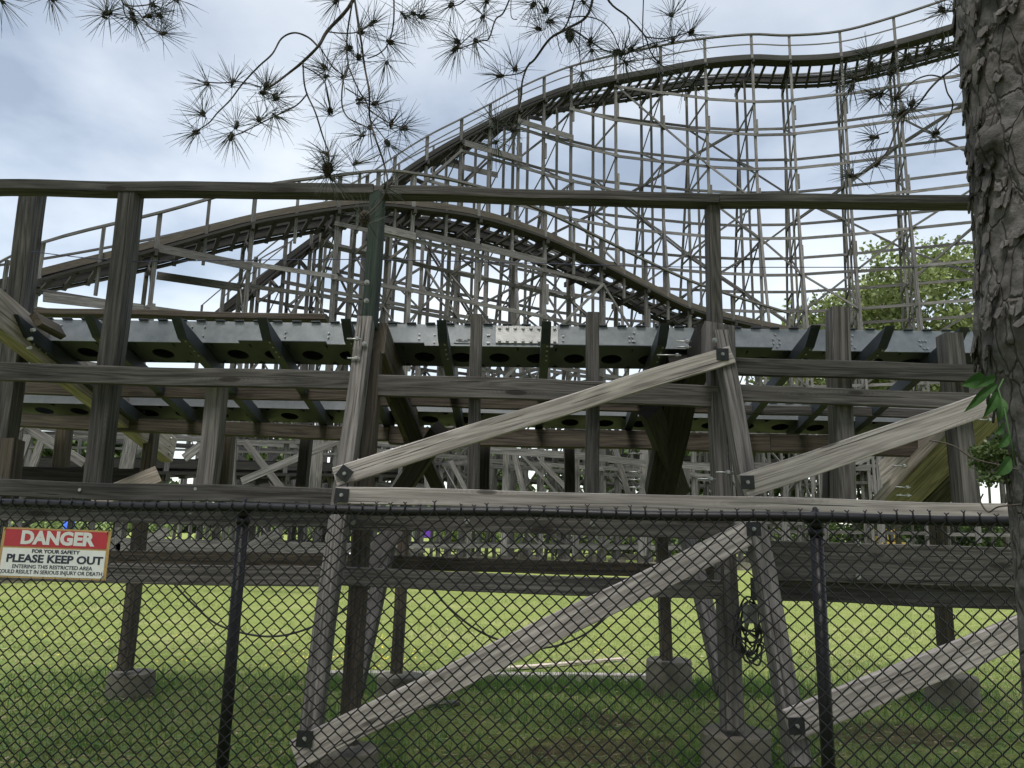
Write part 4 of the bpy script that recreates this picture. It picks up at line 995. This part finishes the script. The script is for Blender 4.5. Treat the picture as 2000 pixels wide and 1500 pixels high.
def needles(c, d, n, ln, spread):
    """brush of needle pairs round c, biased along d"""
    vs = []
    for i in range(n):
        v_ = Vector((random.gauss(0, 1), random.gauss(0, 1), random.gauss(0, 1))).normalized()
        v_ = (v_*spread+d*random.uniform(.25, 1.0)).normalized()
        l = ln*random.uniform(.65, 1.1); b_ = c-d*random.uniform(0, .035)+v_*.006
        e_ = b_+v_*l+Vector((0, 0, -.010*random.random()-.004)); mid = b_.lerp(e_, .5)+Vector((0, 0, .004))
        s_ = v_.cross(Vector((random.random(), random.random(), random.random()))).normalized(); t_ = v_.cross(s_); w_ = .0014
        for (p, q_) in ((b_, mid), (mid, e_)):
            w2 = w_ if q_ is mid else w_*.35
            tri = [(s_*math.cos(k*2.094)+t_*math.sin(k*2.094)) for k in range(3)]
            for k in range(3):
                k2 = (k+1) % 3; vs += [p+tri[k]*w_, p+tri[k2]*w_, q_+tri[k2]*w2, q_+tri[k]*w2]
    return vs
def tuft(px, py, Y, dpx=None, n=46, ln=.155, core=.0095, parent=None):
    c = P(px, py, Y)
    if dpx is None: dpx = (random.uniform(-.4, .4), .25)
    d = (_right*dpx[0]-_up*dpx[1]+_fwd*random.uniform(-.35, .35))
    if d.length < .1: d = Vector((0, 0, .2))
    d.normalize()
    vs = needles(c, d, n, ln, .85)
    o = np_obj('needle_tuft', np.array([tuple(v) for v in vs]), 4, NEEDLE, parent or PT)
    m = MB()
    for k in range(4):
        q_ = c+Vector((random.gauss(0, .005), random.gauss(0, .005), random.gauss(0, .005))); m.tube([q_-d*.02, q_, q_+d*.014], [core*.4, core*.8, core*.2], 6)
    m.obj('bud', TWIG, o)
    return o
random.seed(5)
BR = [
 ([(735, -120), (690, 0), (640, 60), (622, 90), (590, 122), (565, 142), (535, 165), (516, 176)], .013, .004, 3.5),
 ([(622, 92), (602, 73), (575, 64), (550, 75), (532, 105), (505, 130), (475, 162), (450, 195), (425, 220), (408, 240), (382, 257)], .0062, .003, 3.5),
 ([(592, 125), (594, 160), (600, 185), (616, 220), (630, 265), (642, 300), (640, 330)], .0055, .0035, 3.48),
 ([(600, 183), (580, 205), (545, 223), (510, 240), (475, 258), (450, 267)], .0045, .003, 3.5),
 ([(688, 5), (679, 60), (677, 100), (680, 132), (670, 160), (668, 205), (680, 230), (705, 243), (725, 252)], .0055, .003, 3.42),
 ([(690, -20), (700, 50), (706, 85), (712, 130), (721, 180), (722, 230), (735, 275), (750, 320), (757, 362), (742, 395), (716, 420)], .0065, .004, 3.38),
 ([(768, -40), (769, 40), (758, 85), (740, 105), (718, 114)], .005, .003, 3.45),
 ([(625, 92), (650, 130), (672, 148)], .004, .003, 3.5), ([(682, 133), (700, 175), (716, 200), (722, 215), (760, 240), (790, 250)], .0045, .003, 3.44),
 ([(722, 232), (735, 250), (757, 278)], .003, .0025, 3.4), ([(745, 300), (720, 312), (698, 318)], .003, .0025, 3.38), ([(675, 172), (705, 190), (735, 203)], .004, .003, 3.42),
 ([(400, 160), (430, 162), (470, 160), (510, 170)], .004, .003, 3.5), ([(640, 62), (670, 65), (700, 62), (725, 45)], .004, .003, 3.46), ([(590, 128), (620, 145), (636, 165), (645, 212)], .004, .003, 3.5),
 ([(228, -40), (240, 6), (268, 22), (290, 50), (318, 66)], .005, .003, 3.3), ([(245, 8), (262, 12), (300, 8)], .004, .003, 3.3), ([(210, -10), (205, 25)], .003, .0025, 3.3), ([(240, 5), (245, 30), (262, 42)], .004, .003, 3.3),
 ([(1165, -60), (1150, 25), (1110, 55), (1075, 75), (1045, 115), (1030, 130), (1020, 160), (1018, 190), (1008, 228), (998, 252)], .010, .003, 3.6),
 ([(1035, 122), (1018, 142), (976, 149)], .0045, .003, 3.6), ([(1130, -30), (1108, 45), (1085, 70)], .006, .004, 3.62),
 ([(1160, -60), (1190, 3), (1225, 32), (1258, 68), (1270, 100), (1284, 120)], .007, .003, 3.55), ([(1105, 35), (1140, 32), (1172, 40), (1195, 62), (1208, 92)], .004, .003, 3.58),
 ([(1118, 58), (1150, 78), (1180, 98), (1216, 106), (1262, 88), (1300, 80)], .0055, .003, 3.6), ([(1262, 72), (1300, 75), (1348, 62)], .004, .003, 3.55), ([(1290, 82), (1318, 74)], .003, .003, 3.55),
 ([(1259, -60), (1255, 60), (1258, 100), (1255, 130)], .004, .002, 3.55), ([(1137, 40), (1131, 90), (1137, 148)], .0035, .0025, 3.6), ([(1010, -40), (985, 22), (968, 38), (955, 75), (940, 80), (890, 97)], .0055, .003, 3.5),
 ([(920, -10), (898, 8), (880, 12)], .004, .003, 3.5), ([(1000, -30), (998, 30), (1010, 38)], .003, .002, 3.5), ([(1225, 35), (1230, 60), (1222, 85)], .003, .002, 3.55), ([(1345, -10), (1330, 15), (1313, 28)], .003, .0025, 3.55), ([(1088, 70), (1092, 92), (1098, 105)], .003, .002, 3.6),
 ([(1905, 105), (1892, 112), (1862, 135), (1838, 152), (1815, 175), (1790, 208), (1762, 225), (1748, 260), (1730, 300), (1690, 335), (1662, 344)], .0065, .003, 2.9),
 ([(1838, 151), (1815, 147), (1785, 158), (1752, 188), (1722, 182), (1704, 189)], .004, .0028, 2.95), ([(1843, 150), (1850, 180), (1861, 202), (1852, 230), (1827, 258)], .0038, .0028, 2.9),
 ([(1905, 28), (1878, 24), (1838, 20)], .004, .003, 2.9), ([(1895, 75), (1850, 85), (1800, 92), (1750, 98), (1715, 122), (1690, 150), (1662, 153)], .005, .003, 3.0), ([(1750, 98), (1770, 110), (1778, 118)], .003, .003, 3.0), ([(1735, 258), (1720, 262), (1704, 268)], .003, .0025, 2.95), ([(1800, 90), (1830, 70), (1842, 60)], .003, .002, 3.0)]
TF = [(402, 165, -.6, .1), (345, 0, 0, -1), (455, 160, .1, .6), (520, 165, 0, .6), (540, 190, .3, .1), (395, 222, -.5, .4), (380, 258, -.6, -.1), (450, 268, -.3, -.5), (462, 242, .1, .5), (505, 232, -.2, .6), (540, 228, .4, -.4), (516, 180, .2, 0), (636, 150, -.3, .2), (645, 216, 0, .1),
      (640, 330, 0, .3), (636, 300, -.2, .2), (650, 350, .3, -.3), (695, 318, .1, .2), (705, 264, -.2, .1), (765, 240, .3, .5), (790, 250, .7, .1), (757, 282, .2, -.3), (704, 197, .1, 0), (735, 203, .6, .3), (765, 82, .3, 0), (755, 122, .1, -.4), (705, 60, .6, .5), (730, 45, .7, .4), (680, 92, -.2, 0), (714, 425, -.1, .5), (757, 365, .3, .1),
      (655, 4, -.3, -.2), (632, 130, -.3, .4), (790, 32, .2, -.2), (808, 26, .5, -.3), (825, 30, .3, .1), (722, 250, 0, 0), (700, 110, 0, .2), (672, 150, 0, .2),
      (205, 27, -.4, .1), (258, 26, -.1, .1), (216, 25, .4, .3), (300, 8, .7, 0), (318, 66, .7, -.1), (262, 38, .3, -.5), (290, 30, .6, .1), (312, 32, .5, -.2), (5, 2, .6, -.4), (102, 0, .4, -.5),
      (880, 12, -.3, -.2), (946, 32, .1, -.2), (950, 4, 0, .1), (892, 80, -.3, .1), (930, 80, .2, 0), (890, 97, -.3, -.3), (1052, 55, -.6, .3), (1066, 18, 0, .2), (1114, 68, 0, -.2), (975, 149, -.6, -.1), (1006, 132, .1, .7), (1137, 150, 0, -.1), (1155, 80, .2, .2), (1157, 98, 0, -.3), (1215, 106, 0, .3), (1222, 122, .1, -.2), (1205, 100, -.3, .2),
      (1285, 122, 0, -.1), (1312, 28, 0, .2), (1352, 62, .5, .3), (1316, 75, .1, .5), (1280, 88, 0, .2), (1338, 155, 0, .1), (966, 235, -.2, .4), (1000, 255, 0, 0), (965, 278, -.1, 0), (1040, 10, -.2, -.2), (1075, 40, .2, 0), (1140, 5, .1, -.3), (1235, 95, .2, 0)]
TFR = [(1740, 141, .1, 0), (1775, 115, .2, -.3), (1661, 152, -.3, .2), (1662, 173, -.2, -.4), (1692, 105, -.1, .4), (1704, 189, -.3, -.1), (1722, 182, 0, .2), (1750, 190, 0, .2), (1782, 205, .2, .3), (1762, 221, -.1, -.2), (1704, 268, -.3, .1), (1716, 316, .1, .2), (1660, 343, -.4, 0), (1825, 260, -.4, .2), (1837, 20, -.2, .2), (1870, 8, -.2, .5), (1890, 155, -.5, -.2), (1850, 95, -.1, .3), (1700, 128, 0, -.2), (1815, 100, 0, .1)]
brs = [branch(*b_) for b_ in BR]
def owner(px, py):
    best = None
    for o, s_ in brs:
        for p in s_[::2]:
            q_ = pix(p); dd = (q_[0]-px)**2+(q_[1]-py)**2
            if best is None or dd < best[0]: best = (dd, o)
    return best[1]
for (px, py, dx, dy) in TF: tuft(px, py, 3.5, (dx, -dy), n=34 if (px, py) != (640, 330) else 90, parent=owner(px, py))
for (px, py, dx, dy) in TFR: tuft(px, py, 2.95, (dx, -dy), n=32, ln=.10, core=.010, parent=owner(px, py))
# needle fill along the right hand twigs, a cone clump
CONE = flat('pine_cone', (.03, .022, .016), .9, nz=.4, sc=60)
for (px, py, Y) in ((640, 332, 3.5), (712, 428, 3.38), (1113, 70, 3.6)):
    c = P(px, py, Y); m = MB()
    for k in range(7):
        z = -.03+.01*k; r_ = .028*math.sin(math.pi*(k+1)/8.5)
        for j in range(8):
            a = j*.785+k*.4; d = Vector((math.cos(a), math.sin(a), .3)); q_ = c+Vector((0, 0, z)); m.tube([q_, q_+d*r_*.7, q_+d*r_], [.009, .010, .002], 5)
    m.obj('cone', CONE, owner(px, py))
# limbs joining the hanging branches to the trunk, above the frame
x, y, r_ = trunk_at(4.4)
for (ex, ey, YY) in ((735, -120, 3.5), (1165, -60, 3.6), (1160, -60, 3.55), (768, -40, 3.45), (228, -40, 3.3)):
    e_ = P(ex, ey, YY); b_ = Vector((pts[0].x, pts[0].y, 4.9 if ex > 900 else 5.6)); m = MB()
    md = b_.lerp(e_, .45)+Vector((0, 0, .9)); m.tube(smooth([b_, md, e_], 8), [.06+(.012-.06)*i/16 for i in range(17)], 8); m.obj('branch', BARK, PT)
# the crown overhead and behind the camera (outside the picture, it shades the foreground)
random.seed(9); cr_ = []
for i in range(90):
    cr_.append((random.uniform(-9, 9), random.uniform(-9, 3.8), random.uniform(6.0, 11), random.uniform(.9, 1.9)))
for i in range(60): cr_.append((random.uniform(-10, 10), random.uniform(-10, -4), random.uniform(2.6, 7), random.uniform(.9, 1.8)))
for i in range(22): cr_.append((random.uniform(-6, 7), random.uniform(3.0, 4.4), random.uniform(7.5, 9.5), random.uniform(.8, 1.3)))
vv = leafcloud(cr_, 40000, .13, .5).reshape(-1, 4, 3); cen = vv.mean(1); rel = cen-np.array(EYE)
wd = rel@np.array(_fwd); xx = np.where(wd > .01, rel@np.array(_right)/np.maximum(wd, .01)*F, 9e9); yy = np.where(wd > .01, rel@np.array(_up)/np.maximum(wd, .01)*F, 9e9)
keep = ~((np.abs(xx) < 1100) & (yy < 860) & (wd > 0)); np_obj('crown', vv[keep].reshape(-1, 3), 4, NEEDLE, PT)
# ------------------------------------------------------------------ vine leaves on the trunk
VN = thing('vine', 'green leafy vine growing from the pine trunk over the diagonal plank', 'plant')
def leaf(px, py, Y, ang, ln, wd_, tilt=.3):
    c = P(px, py, Y); dr = (_right*math.cos(ang)-_up*math.sin(ang)); sd2 = (_right*math.sin(ang)+_up*math.cos(ang)); nrm = -_fwd
    m = MB(); n = 9; L0 = []; R0 = []; C0 = []
    for i in range(n+1):
        t_ = i/n; w_ = wd_*math.sin(math.pi*min(1, t_*1.02))**.8*(1-.35*t_); base = c+dr*ln*t_+nrm*(math.sin(t_*2.4)*.015)-Vector((0, 0, .02*t_*t_))
        C0.append(base); L0.append(base+sd2*w_+nrm*w_*tilt); R0.append(base-sd2*w_+nrm*w_*tilt)
    for i in range(n):
        m.quad([C0[i], C0[i+1], L0[i+1], L0[i]], smooth=True); m.quad([R0[i], R0[i+1], C0[i+1], C0[i]], smooth=True)
    m.obj('leaf', LEAF_V, VN)
pi = math.pi
for a in ((1925, 742, 2.05, pi*1.02, .075, .026), (1945, 738, 2.0, pi*.98, .06, .016), (1938, 752, 2.02, pi*.82, .10, .016), (1950, 765, 2.0, pi*.75, .07, .018), (1948, 750, 2.0, pi*.9, .07, .014), (1955, 775, 1.98, pi*.6, .05, .018), (1962, 832, 1.95, pi*1.0, .035, .018), (1970, 850, 1.95, pi*.9, .04, .018), (1975, 895, 1.95, pi*.85, .055, .022), (1935, 760, 2.03, pi*.93, .05, .013)):
    leaf(*a)
m = MB(); m.tube([P(1960, 740, 2.0), P(1950, 760, 2.0), P(1962, 800, 1.97), P(1972, 850, 1.95), P(1985, 910, 1.95)], .0025, 6); m.obj('stem', LEAF_V, VN)
# dead twigs poking from the trunk
for pts_, lab in (([(1990, 918), (1950, 908), (1900, 895), (1860, 870), (1815, 860)], 'thin bare twig reaching left from the trunk across the grey post'), ([(1995, 985), (1950, 990), (1930, 1000), (1915, 980), (1920, 965)], 'bare forked twig beside the trunk just above the fence rail')):
    m = MB(); m.tube(smooth([P(x_, y_, 2.1+.03*i) for i, (x_, y_) in enumerate(pts_)]), .0022, 6); tag(m.obj('twig', TWIG), lab, 'twig')
# small leaved creeper on the trunk's shaded side
_c = P(1938, 893, 2.2)
bl = [(_c.x+random.uniform(-.035, .06), _c.y+random.uniform(-.04, .05), _c.z+random.uniform(-.07, .06), random.uniform(.02, .035)) for _ in range(14)]
np_obj('foliage', leafcloud(bl, 1500, .0055), 4, LEAF_B, VN)
print('objects', len(bpy.data.objects))
